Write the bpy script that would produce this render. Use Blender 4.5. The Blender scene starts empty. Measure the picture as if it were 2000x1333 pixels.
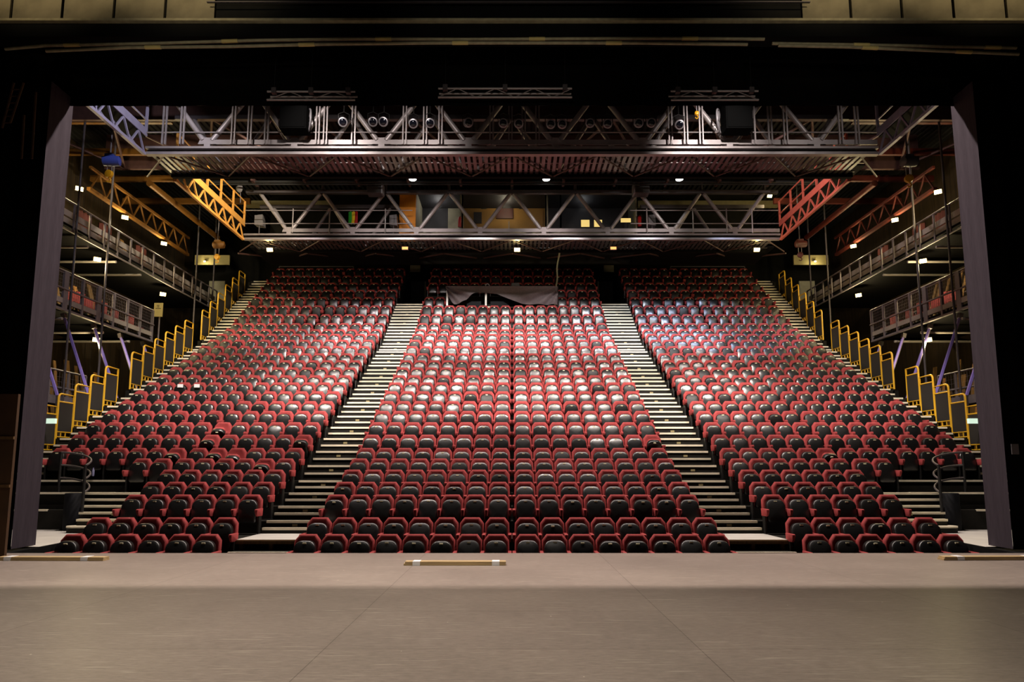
import bpy, math, random
from mathutils import Vector, Matrix

random.seed(11)
sc = bpy.context.scene
col = sc.collection
PI = math.pi

# ------------------------------------------------------------------ camera model (2000 x 1333 frame)
FOC = 2000.0 * 24.0 / 36.0
TH = math.radians(7.0)
CT, ST = math.cos(TH), math.sin(TH)
CAM = Vector((0.0, 0.0, 1.5))
V0 = 666.5 + 92.0


def ray(u, v):
    a, b = (u - 1000.0) / FOC, (V0 - v) / FOC
    return Vector((a, CT - b * ST, ST + b * CT))


def py(u, v, Y):
    r = ray(u, v)
    return CAM + r * (Y / r.y)


def px(u, v, X):
    r = ray(u, v)
    return CAM + r * (X / r.x)


def pz(u, v, Z):
    r = ray(u, v)
    return CAM + r * ((Z - 1.5) / r.z)


cam_data = bpy.data.cameras.new('camera')
cam = bpy.data.objects.new('camera', cam_data)
col.objects.link(cam)
cam.location = CAM
cam.rotation_euler = (PI / 2 + TH, 0, 0)
cam_data.lens = 24.0
cam_data.sensor_width = 36.0
cam_data.shift_y = 0.046
cam_data.clip_end = 300
sc.camera = cam

# ------------------------------------------------------------------ materials


def lin(c):
    return tuple(((x / 255.0) / 12.92) if x <= 10 else (((x / 255.0) + 0.055) / 1.055) ** 2.4 for x in c)


def mat(name, rgb, rough=0.6, metal=0.0, var=0.0, scale=6.0, bump=0.0, spec=0.5, stretch=None, sheen=0.0):
    m = bpy.data.materials.new(name)
    m.use_nodes = True
    nt = m.node_tree
    b = nt.nodes['Principled BSDF']
    c = lin(rgb) + (1.0,)
    b.inputs['Base Color'].default_value = c
    b.inputs['Roughness'].default_value = rough
    b.inputs['Metallic'].default_value = metal
    b.inputs['Specular IOR Level'].default_value = spec
    if sheen:
        b.inputs['Sheen Weight'].default_value = sheen
        b.inputs['Sheen Roughness'].default_value = 0.4
        b.inputs['Sheen Tint'].default_value = (c[0] * 2.5, c[1] * 2.5, c[2] * 2.5, 1)
    if var or bump:
        tc = nt.nodes.new('ShaderNodeTexCoord')
        src = tc.outputs['Object']
        if stretch:
            mp = nt.nodes.new('ShaderNodeMapping')
            mp.inputs['Scale'].default_value = stretch
            nt.links.new(src, mp.inputs['Vector'])
            src = mp.outputs['Vector']
        n = nt.nodes.new('ShaderNodeTexNoise')
        n.inputs['Scale'].default_value = scale
        n.inputs['Detail'].default_value = 5.0
        nt.links.new(src, n.inputs['Vector'])
        if var:
            mr = nt.nodes.new('ShaderNodeMapRange')
            mr.inputs['From Min'].default_value = 0.3
            mr.inputs['From Max'].default_value = 0.7
            mr.inputs['To Min'].default_value = 1.0 - var
            mr.inputs['To Max'].default_value = 1.0 + var
            nt.links.new(n.outputs['Fac'], mr.inputs['Value'])
            mx = nt.nodes.new('ShaderNodeVectorMath')
            mx.operation = 'SCALE'
            mx.inputs[0].default_value = c[:3]
            nt.links.new(mr.outputs['Result'], mx.inputs['Scale'])
            nt.links.new(mx.outputs['Vector'], b.inputs['Base Color'])
        if bump:
            bp = nt.nodes.new('ShaderNodeBump')
            bp.inputs['Strength'].default_value = bump
            bp.inputs['Distance'].default_value = 0.01
            nt.links.new(n.outputs['Fac'], bp.inputs['Height'])
            nt.links.new(bp.outputs['Normal'], b.inputs['Normal'])
    return m


def emit(name, rgb, strength):
    m = bpy.data.materials.new(name)
    m.use_nodes = True
    b = m.node_tree.nodes['Principled BSDF']
    b.inputs['Base Color'].default_value = lin(rgb) + (1,)
    b.inputs['Emission Color'].default_value = lin(rgb) + (1,)
    b.inputs['Emission Strength'].default_value = strength
    return m


M = {}
ROOF = 15.55
M['red'] = mat('red_velvet', (150, 60, 60), 0.8, var=0.12, scale=9, bump=0.1, spec=0.25, sheen=0.5)
M['pan'] = mat('black_laminate', (15, 15, 15), 0.36, var=0.12, scale=3, spec=0.75)
M['pan_dull'] = mat('black_laminate_worn', (12, 11, 10), 0.48, var=0.12, scale=3, spec=0.35)
M['pan_gloss'] = mat('black_laminate_polished', (18, 18, 19), 0.31, var=0.12, scale=3, spec=0.9)
M['plate'] = mat('cream_plastic', (235, 228, 190), 0.4)
M['black_metal'] = mat('black_metal', (16, 15, 14), 0.5, var=0.2)
M['tier'] = mat('black_carpet', (17, 15, 12), 0.9, var=0.3, scale=12, spec=0.2)
M['riser'] = mat('black_painted_ply', (24, 22, 16), 0.7, var=0.3, scale=8, spec=0.25)
M['nosing'] = mat('pale_step_nosing', (232, 222, 196), 0.6, var=0.12, scale=3)
M['steppla'] = mat('brass_step_plate', (150, 138, 98), 0.5)
M['black_cloth'] = mat('black_serge', (9, 8, 8), 0.95, var=0.2, scale=3, spec=0.05)
M['leg_cloth'] = mat('black_velour_lit', (60, 54, 60), 0.95, var=0.12, scale=30, spec=0.05, stretch=(1, 1, 0.1))  # black velour; the grey of its lit face is put into the colour
M['drape'] = mat('grey_black_molton', (98, 88, 90), 0.95, var=0.1, scale=12, spec=0.05)
M['stagewall'] = mat('black_stage_paint', (10, 10, 9), 0.85, var=0.3, scale=4, spec=0.15)
M['ironpanel'] = mat('iron_curtain_sheet', (112, 104, 82), 0.7, var=0.45, scale=1.3, bump=0.1, spec=0.3)
M['whitefloor'] = mat('pale_grey_floor_paint', (190, 186, 178), 0.6, var=0.08, scale=2)
M['steel'] = mat('grey_painted_steel', (150, 142, 142), 0.42, 0.35, var=0.1, scale=3)
M['steel_mauve'] = mat('mauve_grey_steel', (150, 145, 168), 0.45, 0.2, var=0.1, scale=3)
M['steel_dark'] = mat('charcoal_steel', (78, 72, 74), 0.5, 0.25, var=0.12, scale=4)
M['galv'] = mat('gallery_grey_paint', (118, 110, 112), 0.55, 0.1, var=0.15, scale=4)
M['galvband'] = mat('gallery_kick_board', (152, 144, 136), 0.6, var=0.15, scale=1.2)
M['yellow'] = mat('yellow_enamel', (222, 172, 40), 0.4, var=0.08, scale=4)
M['infill'] = mat('perforated_dark_panel', (46, 43, 40), 0.6, var=0.12, scale=80)
M['yellowsteel'] = mat('yellow_steel', (214, 152, 70), 0.5, var=0.1, scale=3)  # even yellow base colour of the catwalk steel
M['amber'] = mat('amber_crane_paint', (104, 68, 20), 0.5, var=0.2, scale=4)
M['salmon'] = mat('salmon_steel', (190, 92, 76), 0.5, var=0.1, scale=3)  # even salmon base colour of the catwalk steel
M['darkred'] = mat('dark_red_crane_paint', (72, 22, 11), 0.55, var=0.2, scale=4)
M['violet'] = mat('violet_steel', (140, 124, 208), 0.45, var=0.1, scale=3)  # even violet base colour of the strut bars
M['deckblack'] = mat('black_deck_board', (9, 8, 8), 0.9, spec=0.1)
M['deck'] = mat('dark_grating', (30, 28, 27), 0.7, var=0.2)
M['slat'] = mat('galvanised_slats', (112, 108, 106), 0.32, 0.85, var=0.1)
M['roof'] = mat('dark_corrugated_steel', (15, 14, 13), 0.7, 0.0, var=0.15, scale=2)
M['brace'] = mat('brown_red_roof_steel', (74, 50, 46), 0.55, 0.1, var=0.15)
M['wallbrown'] = mat('brown_boarded_wall', (36, 26, 12), 0.8, var=0.5, scale=2.2, stretch=(1, 6, 0.25), spec=0.2)
M['wallblack'] = mat('black_wall_paint', (20, 19, 14), 0.9, var=0.3, scale=3, spec=0.15)
M['timber'] = mat('stored_pine', (150, 104, 44), 0.7, var=0.3, scale=4, stretch=(6, 6, 0.5))
M['timber2'] = mat('stored_dark_board', (92, 66, 30), 0.7, var=0.3, scale=4, stretch=(6, 6, 0.5))
M['plank'] = mat('batten_wood', (182, 156, 112), 0.55, var=0.25, scale=5, stretch=(0.4, 8, 8))
M['tape'] = mat('white_tape', (232, 232, 232), 0.6)
M['curtainred'] = mat('dark_red_curtain', (58, 14, 14), 0.9)
M['drum'] = mat('blue_black_drum', (13, 14, 18), 0.7, spec=0.2)
M['olive'] = mat('olive_duct', (112, 104, 72), 0.7, var=0.1)
M['white'] = mat('white_paint', (214, 212, 206), 0.5, var=0.05)
M['cream'] = mat('cream_board', (196, 178, 112), 0.7, var=0.06)
M['boothwall'] = mat('booth_ochre_wall', (150, 112, 52), 0.8, var=0.1, scale=2)
M['boothdark'] = mat('booth_dark_wall', (34, 33, 36), 0.7, var=0.15)
M['boothlight'] = mat('booth_pale_board', (150, 144, 120), 0.7, var=0.1)
M['orange'] = mat('orange_panel', (216, 134, 22), 0.5, var=0.06)
M['redpaint'] = mat('red_paint', (170, 26, 26), 0.4)
M['redcloth'] = mat('red_chair_cloth', (112, 34, 42), 0.9, var=0.12)
M['greycase'] = mat('grey_loudspeaker_case', (110, 106, 108), 0.5)
M['blackcase'] = mat('black_loudspeaker_case', (5, 5, 5), 0.9, spec=0.05)
M['blue'] = mat('blue_hoist_paint', (52, 66, 140), 0.45)
M['hook'] = mat('hook_yellow', (208, 150, 24), 0.4)
M['spotgrey'] = mat('spotlight_grey', (150, 146, 150), 0.4, 0.5)
M['lens'] = mat('spotlight_glass', (16, 17, 26), 0.08, spec=0.9)
M['cable'] = mat('pale_green_cable', (150, 160, 130), 0.6)
M['pale'] = mat('pale_wrapped_pipe', (150, 142, 112), 0.7, var=0.2, scale=8)
M['khaki'] = mat('brown_scenery', (66, 42, 16), 0.8, var=0.3, scale=2)
M['green'] = mat('green_cloth', (30, 150, 40), 0.8)
M['yellowcloth'] = mat('yellow_cloth', (220, 190, 30), 0.8)
M['lampwarm'] = emit('warm_lamp_glass', (255, 226, 130), 22)
M['lampwhite'] = emit('white_lamp_glass', (245, 255, 245), 14)
M['lampsoft'] = emit('soft_lamp_glass', (205, 235, 215), 0.8)
M['exit'] = emit('exit_sign_glow', (255, 170, 95), 1.6)
M['screen'] = emit('lit_screen', (255, 220, 130), 1.0)
M['bottle'] = mat('clear_plastic', (120, 120, 150), 0.15)

# glass
g = bpy.data.materials.new('window_glass')
g.use_nodes = True
nt = g.node_tree
for n in list(nt.nodes):
    if n.type == 'BSDF_PRINCIPLED':
        nt.nodes.remove(n)
tr = nt.nodes.new('ShaderNodeBsdfTransparent')
gl = nt.nodes.new('ShaderNodeBsdfGlossy')
gl.inputs['Roughness'].default_value = 0.18
mxs = nt.nodes.new('ShaderNodeMixShader')
mxs.inputs['Fac'].default_value = 0.10
nt.links.new(tr.outputs[0], mxs.inputs[1])
nt.links.new(gl.outputs[0], mxs.inputs[2])
nt.links.new(mxs.outputs[0], nt.nodes['Material Output'].inputs['Surface'])
M['glass'] = g

# stage floor: brown-grey hardboard sheets with scuffs and seams
m = mat('stage_hardboard', (120, 106, 96), 0.45)
nt = m.node_tree
b = nt.nodes['Principled BSDF']
tc = nt.nodes.new('ShaderNodeTexCoord')
mp = nt.nodes.new('ShaderNodeMapping')
mp.inputs['Scale'].default_value = (1.2, 5.0, 1)
nt.links.new(tc.outputs['Object'], mp.inputs['Vector'])
n1 = nt.nodes.new('ShaderNodeTexNoise'); n1.inputs['Scale'].default_value = 7; n1.inputs['Detail'].default_value = 9; n1.inputs['Roughness'].default_value = 0.72
nt.links.new(mp.outputs[0], n1.inputs['Vector'])
n2 = nt.nodes.new('ShaderNodeTexNoise'); n2.inputs['Scale'].default_value = 0.55; n2.inputs['Detail'].default_value = 3
nt.links.new(tc.outputs['Object'], n2.inputs['Vector'])
vo = nt.nodes.new('ShaderNodeTexVoronoi'); vo.inputs['Scale'].default_value = 2.1
nt.links.new(tc.outputs['Object'], vo.inputs['Vector'])
sp = nt.nodes.new('ShaderNodeMath'); sp.operation = 'LESS_THAN'; sp.inputs[1].default_value = 0.022
nt.links.new(vo.outputs['Distance'], sp.inputs[0])
# scratches: very stretched noise, thresholded
mp2 = nt.nodes.new('ShaderNodeMapping'); mp2.inputs['Scale'].default_value = (0.5, 9, 1); mp2.inputs['Rotation'].default_value = (0, 0, 0.5)
nt.links.new(tc.outputs['Object'], mp2.inputs['Vector'])
n3 = nt.nodes.new('ShaderNodeTexNoise'); n3.inputs['Scale'].default_value = 3.2; n3.inputs['Detail'].default_value = 2
nt.links.new(mp2.outputs[0], n3.inputs['Vector'])
scr = nt.nodes.new('ShaderNodeMapRange'); scr.inputs['From Min'].default_value = 0.63; scr.inputs['From Max'].default_value = 0.70; scr.inputs['To Max'].default_value = 0.35
nt.links.new(n3.outputs['Fac'], scr.inputs['Value'])
br = nt.nodes.new('ShaderNodeTexBrick')
br.offset = 0.0
br.inputs['Scale'].default_value = 1.0
br.inputs['Brick Width'].default_value = 3.2
br.inputs['Row Height'].default_value = 1.6
br.inputs['Mortar Size'].default_value = 0.004
br.inputs['Color1'].default_value = (1, 1, 1, 1); br.inputs['Color2'].default_value = (0.94, 0.94, 0.95, 1); br.inputs['Mortar'].default_value = (0.55, 0.55, 0.55, 1)
mpb = nt.nodes.new('ShaderNodeMapping'); mpb.inputs['Location'].default_value = (1.6, 0.35, 0)
nt.links.new(tc.outputs['Object'], mpb.inputs['Vector'])
nt.links.new(mpb.outputs[0], br.inputs['Vector'])
r1 = nt.nodes.new('ShaderNodeMapRange'); r1.inputs['From Min'].default_value = 0.3; r1.inputs['From Max'].default_value = 0.7; r1.inputs['To Min'].default_value = 0.74; r1.inputs['To Max'].default_value = 1.26
nt.links.new(n1.outputs['Fac'], r1.inputs['Value'])
r2 = nt.nodes.new('ShaderNodeMapRange'); r2.inputs['From Min'].default_value = 0.3; r2.inputs['From Max'].default_value = 0.7; r2.inputs['To Min'].default_value = 0.9; r2.inputs['To Max'].default_value = 1.1
nt.links.new(n2.outputs['Fac'], r2.inputs['Value'])
mu = nt.nodes.new('ShaderNodeMath'); mu.operation = 'MULTIPLY'
nt.links.new(r1.outputs[0], mu.inputs[0]); nt.links.new(r2.outputs[0], mu.inputs[1])
sc1 = nt.nodes.new('ShaderNodeVectorMath'); sc1.operation = 'SCALE'; sc1.inputs[0].default_value = lin((134, 123, 115))
nt.links.new(mu.outputs[0], sc1.inputs['Scale'])
sc2 = nt.nodes.new('ShaderNodeVectorMath'); sc2.operation = 'MULTIPLY'
nt.links.new(sc1.outputs[0], sc2.inputs[0]); nt.links.new(br.outputs['Color'], sc2.inputs[1])
ad = nt.nodes.new('ShaderNodeMath'); ad.operation = 'MAXIMUM'
nt.links.new(sp.outputs[0], ad.inputs[0]); nt.links.new(scr.outputs[0], ad.inputs[1])
mixc = nt.nodes.new('ShaderNodeMix'); mixc.data_type = 'RGBA'
mixc.inputs['B'].default_value = lin((190, 180, 165)) + (1,)
nt.links.new(ad.outputs[0], mixc.inputs['Factor']); nt.links.new(sc2.outputs[0], mixc.inputs['A'])
nt.links.new(mixc.outputs['Result'], b.inputs['Base Color'])
rr = nt.nodes.new('ShaderNodeMapRange'); rr.inputs['From Min'].default_value = 0.3; rr.inputs['From Max'].default_value = 0.7; rr.inputs['To Min'].default_value = 0.3; rr.inputs['To Max'].default_value = 0.42
b.inputs['Specular IOR Level'].default_value = 0.012
nt.links.new(n1.outputs['Fac'], rr.inputs['Value']); nt.links.new(rr.outputs[0], b.inputs['Roughness'])
M['stage'] = m

# ------------------------------------------------------------------ mesh builder


def wloc(o):
    p = Vector((0, 0, 0))
    while o is not None:
        p += o.location
        o = o.parent
    return p


class MB:
    def __init__(self):
        self.v = []
        self.f = []
        self.m = []

    def add(self, vs, fs, mi=0):
        n = len(self.v)
        self.v.extend([tuple(p) for p in vs])
        for f in fs:
            self.f.append(tuple(i + n for i in f))
            self.m.append(mi)
        return self

    def box(self, x0, x1, y0, y1, z0, z1, mi=0):
        vs = [(x0, y0, z0), (x1, y0, z0), (x1, y1, z0), (x0, y1, z0), (x0, y0, z1), (x1, y0, z1), (x1, y1, z1), (x0, y1, z1)]
        return self.add(vs, [(0, 3, 2, 1), (4, 5, 6, 7), (0, 1, 5, 4), (1, 2, 6, 5), (2, 3, 7, 6), (3, 0, 4, 7)], mi)

    def bar(self, p, q, w, h, mi=0, up=(0, 0, 1)):
        p, q = Vector(p), Vector(q)
        d = (q - p).normalized()
        up = Vector(up)
        if abs(d.dot(up)) > 0.99:
            up = Vector((0, 1, 0))
        s = d.cross(up).normalized()
        t = s.cross(d).normalized()
        vs = []
        for e in (p, q):
            for a, c in ((-1, -1), (1, -1), (1, 1), (-1, 1)):
                vs.append(e + s * (a * w / 2) + t * (c * h / 2))
        return self.add(vs, [(3, 2, 1, 0), (4, 5, 6, 7), (0, 1, 5, 4), (1, 2, 6, 5), (2, 3, 7, 6), (3, 0, 4, 7)], mi)

    def tube(self, pts, r, n=8, mi=0, r2=None):
        pts = [Vector(p) for p in pts]
        k = len(pts)
        rings = []
        ref = None
        for i, p in enumerate(pts):
            d = (pts[min(i + 1, k - 1)] - pts[max(i - 1, 0)]).normalized()
            if ref is None:
                ref = Vector((0, 0, 1)) if abs(d.z) < 0.9 else Vector((1, 0, 0))
            s = d.cross(ref).normalized()
            t = s.cross(d).normalized()
            ref = t
            rad = r if r2 is None else r + (r2 - r) * i / (k - 1)
            rings.append([p + (s * math.cos(a) + t * math.sin(a)) * rad for a in [2 * PI * j / n for j in range(n)]])
        vs = [p for rg in rings for p in rg]
        fs = []
        for i in range(k - 1):
            for j in range(n):
                fs.append((i * n + j, i * n + (j + 1) % n, (i + 1) * n + (j + 1) % n, (i + 1) * n + j))
        fs.append(tuple(range(n - 1, -1, -1)))
        fs.append(tuple((k - 1) * n + j for j in range(n)))
        return self.add(vs, fs, mi)

    def lathe(self, prof, o, axis=(0, 0, 1), n=14, mi=0):
        """prof: list of (radius, height) along axis from o."""
        o, ax = Vector(o), Vector(axis).normalized()
        ref = Vector((0, 0, 1)) if abs(ax.z) < 0.9 else Vector((1, 0, 0))
        s = ax.cross(ref).normalized()
        t = s.cross(ax).normalized()
        vs, fs = [], []
        for r, h in prof:
            for j in range(n):
                a = 2 * PI * j / n
                vs.append(o + ax * h + (s * math.cos(a) + t * math.sin(a)) * max(r, 1e-4))
        k = len(prof)
        for i in range(k - 1):
            for j in range(n):
                fs.append((i * n + j, i * n + (j + 1) % n, (i + 1) * n + (j + 1) % n, (i + 1) * n + j))
        fs.append(tuple(range(n - 1, -1, -1)))
        fs.append(tuple((k - 1) * n + j for j in range(n)))
        return self.add(vs, fs, mi)

    def prism(self, poly, vec, mi=0):
        """poly: ordered 3D points; extruded by vec."""
        vec = Vector(vec)
        a = [Vector(p) for p in poly]
        n = len(a)
        vs = a + [p + vec for p in a]
        fs = [tuple(range(n)), tuple(range(2 * n - 1, n - 1, -1))]
        for i in range(n):
            j = (i + 1) % n
            fs.append((i, n + i, n + j, j))
        return self.add(vs, fs, mi)

    def torus(self, c, R, r, axis=(0, 1, 0), n=18, k=8, mi=0):
        c, ax = Vector(c), Vector(axis).normalized()
        ref = Vector((0, 0, 1)) if abs(ax.z) < 0.9 else Vector((1, 0, 0))
        s = ax.cross(ref).normalized()
        t = s.cross(ax).normalized()
        vs, fs = [], []
        for i in range(n):
            a = 2 * PI * i / n
            e = s * math.cos(a) + t * math.sin(a)
            for j in range(k):
                bb = 2 * PI * j / k
                vs.append(c + e * (R + r * math.cos(bb)) + ax * (r * math.sin(bb)))
        for i in range(n):
            for j in range(k):
                fs.append((i * k + j, ((i + 1) % n) * k + j, ((i + 1) % n) * k + (j + 1) % k, i * k + (j + 1) % k))
        return self.add(vs, fs, mi)

    def grid(self, fn, nu, nv, mi=0):
        vs = [fn(i / nu, j / nv) for j in range(nv + 1) for i in range(nu + 1)]
        fs = []
        for j in range(nv):
            for i in range(nu):
                a = j * (nu + 1) + i
                fs.append((a, a + 1, a + nu + 2, a + nu + 1))
        return self.add(vs, fs, mi)

    def merge(self, other, off=(0, 0, 0), mi=None, rx=None):
        off = Vector(off)
        n = len(self.v)
        ox, oy, oz = off
        self.v.extend([(p[0] + ox, p[1] + oy, p[2] + oz) for p in other.v])
        self.f.extend([tuple(i + n for i in f) for f in other.f])
        self.m.extend(other.m if mi is None else [mi] * len(other.f))
        return self

    def mesh(self, name, mats, smooth=False):
        me = bpy.data.meshes.new(name)
        me.from_pydata(self.v, [], self.f)
        for mm in (mats if isinstance(mats, (list, tuple)) else [mats]):
            me.materials.append(mm)
        if any(self.m):
            me.polygons.foreach_set('material_index', self.m)
        if smooth:
            me.polygons.foreach_set('use_smooth', [True] * len(me.polygons))
            try:
                me.set_sharp_from_angle(angle=math.radians(50))
            except Exception:
                pass
        me.update()
        return me

    def build(self, name, mats, parent=None, smooth=False, base=True):
        """Verts are world coordinates; linked relative to the parent, or with the origin at the base centre."""
        if parent is not None:
            o0 = wloc(parent)
        elif base and self.v:
            xs = [p[0] for p in self.v]; ys = [p[1] for p in self.v]; zs = [p[2] for p in self.v]
            o0 = Vector(((min(xs) + max(xs)) / 2, (min(ys) + max(ys)) / 2, min(zs)))
        else:
            o0 = Vector((0, 0, 0))
        self.v = [(p[0] - o0.x, p[1] - o0.y, p[2] - o0.z) for p in self.v]
        o = bpy.data.objects.new(name, self.mesh(name, mats, smooth))
        col.objects.link(o)
        if parent is not None:
            o.parent = parent
        else:
            o.location = o0
        return o


def tag(o, label=None, cat=None, group=None, kind=None):
    if label:
        o['label'] = label
    if cat:
        o['category'] = cat
    if group:
        o['group'] = group
    if kind:
        o['kind'] = kind
    return o


def thing(name, loc, label, cat, group=None):
    o = bpy.data.objects.new(name, None)
    o.empty_display_size = 0.1
    col.objects.link(o)
    o.location = Vector(loc)
    return tag(o, label, cat, group)


def struct(name, mb, mats, label, cat, smooth=False):
    return tag(mb.build(name, mats, None, smooth, base=False), label, cat, None, 'structure')


def copy_tree(o, parent=None):
    c = o.copy()
    col.objects.link(c)
    c.parent = parent
    for ch in list(o.children):
        copy_tree(ch, c)
    return c


SIDE = {-1: 'yellow catwalk side', 1: 'red catwalk side'}

# ------------------------------------------------------------------ rows of the raked seating
ROWV = [1045, 1012, 967, 942, 918, 896, 875.5, 849.5, 825, 803, 783.6, 764.4, 747, 733, 717.6, 703.6, 690, 676, 663.5, 652, 643, 631, 613.6, 596.4, 580, 566, 552, 538, 524]
SEAT_H = 0.92
NR = 29
RY = [0, 14.17, 15.0] + [14.05 + 0.786 * n for n in range(3, NR + 1)]
RF = [0] + [py(1000, ROWV[i], RY[i + 1]).z - SEAT_H for i in range(NR)]     # floor level of each row
FRONT = 0.58        # tread in front of the back line
AIN, AOUT = 4.46, 5.93
OUTL = 13.18
OUTR = 14.15
STAGE_EDGE = 12.97

# ---- setting: floors
mb = MB().box(-16, 16, -4, STAGE_EDGE, -0.12, 0)
struct('floor', mb, M['stage'], 'brown-grey hardboard stage floor in the foreground', 'stage floor')
mb = MB().box(-9.35, 9.35, STAGE_EDGE + 0.02, 17.0, -1.0, RF[1])
struct('floor_pit', mb, M['tier'], 'dark sunken floor under the two front rows', 'floor')
for s in (-1, 1):
    mb = MB().box(min(s * 9.42, s * 16), max(s * 9.42, s * 16), STAGE_EDGE + 0.9, 19.0, -0.3, 0.02)
    struct('floor_left' if s < 0 else 'floor_right', mb, M['whitefloor'], 'pale painted floor between the drape and the curved steps, %s' % SIDE[s], 'floor')
    mb = MB()
    mb.prism([(s * 9.42, STAGE_EDGE + 0.02, -0.9), (s * 9.42, 15.9, -0.9), (s * 9.42, 15.9, 0.06), (s * 9.42, STAGE_EDGE + 0.02, 0.0)], (s * -0.05, 0, 0))
    mb.box(min(s * 9.42, s * 16), max(s * 9.42, s * 16), STAGE_EDGE + 0.02, STAGE_EDGE + 0.88, -0.3, -0.01)
    struct('wall_pit_left' if s < 0 else 'wall_pit_right', mb, M['stagewall'], 'black side wall of the sunken front rows, %s' % SIDE[s], 'wall')

# ---- tiers
tb = MB()


def row_span(n):
    if n <= 2:
        return 9.3
    if n <= 5:
        return 9.34
    if n == 6:
        return 10.5
    return OUTR + 0.1


for n in range(2, NR + 1):
    y0 = RY[n] - FRONT
    if n == 3:
        y0 = RY[2] + 0.28
    y1 = (RY[n + 1] - FRONT) if n < NR else 39.0
    if n == 2:
        y1 = RY[2] + 0.26
    w = row_span(n)
    zb = RF[n] - 0.9 if n > 2 else -1.0
    if n >= 27:
        spans = [(-w, -AOUT), (-AIN, AIN), (AOUT, w)]
    else:
        spans = [(-w, w)]
    for a, c in spans:
        tb.box(a, c, y0, y1 + 0.02, zb, RF[n])
for s in (-1, 1):
    # landing at the head of each centre aisle, leading to the back doors
    tb.box(min(s * AIN, s * AOUT), max(s * AIN, s * AOUT), RY[26] + 0.2, 39.0, RF[26] - 0.9, RF[26])
    # raised black platforms beside rows six and seven, behind the curved steps
    tb.box(min(s * 10.5, s * 16), max(s * 10.5, s * 16), 18.25, 19.05, 0.02, RF[6])
    tb.box(min(s * 10.9, s * 16), max(s * 10.9, s * 16), 17.9, 18.25, 0.02, 0.52)
    tb.box(min(s * 14.2, s * 16), max(s * 14.2, s * 16), 19.0, 20.0, 0.02, RF[7])
struct('floor_tiers', tb, M['riser'], 'black stepped tiers carrying the rows of red seats', 'seating tiers')

# ---- aisle stairs (thing per aisle; one nosing child per tread, one plate per row)


def aisle(x0, x1, rows, label, plates=True, first=None):
    xc = (x0 + x1) / 2
    root = thing('aisle_stairs', (xc, RY[rows[0]], RF[rows[0]]), label, 'stairs', 'stairs through the seating')
    body = MB()
    nos = []
    plt = []
    for n in rows:
        z1 = RF[n]
        yf = RY[n] - FRONT
        if n == 3:
            yf = RY[2] + 0.28
        lo = RF[n - 1]
        rise = z1 - lo
        k = 3 if rise > 0.52 else 2
        if n == rows[0] and first is not None:
            k = first
        for j in range(k):
            zz = lo + rise * (j + 1) / k
            yy = yf - 0.27 * (k - 1 - j)
            if j < k - 1:
                body.box(x0 + 0.02, x1 - 0.02, yy, yf + 0.02, lo - 0.05, zz)
            nos.append((yy, zz))
            if j == k - 1 and plates:
                plt.append((yy, (zz - rise / k / 2 - 0.03)))
    if body.v:
        body.build('steps', M['riser'], root)
    for i, (yy, zz) in enumerate(nos):
        MB().box(x0 + 0.06, x1 - 0.06, yy - 0.025, yy + 0.05, zz - 0.045, zz + 0.012).build('nosing', M['nosing'], root)
    for yy, zz in plt:
        MB().box(xc - 0.06, xc + 0.06, yy - 0.012, yy + 0.02, zz - 0.03, zz + 0.03).build('row_plate', M['steppla'], root)
    return root


for s in (-1, 1):
    a, c = sorted((s * AIN, s * AOUT))
    aisle(a, c, list(range(4, 27)), 'long aisle stairs with pale nosings between centre and side seats, %s' % SIDE[s])
    a, c = sorted((s * OUTL, s * OUTR))
    aisle(a, c, list(range(8, 30)), 'outer aisle stairs with pale nosings beside the yellow guard rails, %s' % SIDE[s], plates=False)
    # low landing at the mouth of the aisle
    a, c = sorted((s * AIN, s * AOUT))
    lt = thing('aisle_landing', ((a + c) / 2, 15.5, RF[2]), 'pale flat landing at the foot of the aisle stairs, %s' % SIDE[s], 'landing')
    MB().box(a + 0.02, c - 0.02, RY[2] - 0.1, 16.36, RF[3] - 0.04, RF[3] + 0.02).build('landing_board', M['whitefloor'], lt)
    MB().box(a + 0.02, c - 0.02, RY[2] - 0.14, RY[2] - 0.1, RF[3] - 0.07, RF[3] + 0.0).build('front_edge', M['timber2'], lt)
    for xx in (a + 0.1, (a + c) / 2, c - 0.1):
        MB().box(xx - 0.04, xx + 0.04, RY[2], RY[2] + 0.08, RF[2], RF[3] - 0.05).build('prop', M['timber2'], lt)
    MB().box(a + 0.02, c - 0.02, RY[2] - 0.5, RY[2] - 0.1, RF[2], RF[2] + 0.24).build('low_step', M['riser'], lt)
    MB().box(a + 0.02, c - 0.02, RY[2] - 0.53, RY[2] - 0.46, RF[2] + 0.2, RF[2] + 0.25).build('nosing', M['nosing'], lt)

# ------------------------------------------------------------------ theatre seats


def shear(v, z0=0.40, k=0.16):
    return (v[0], v[1] + (v[2] - z0) * k, v[2])


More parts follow.
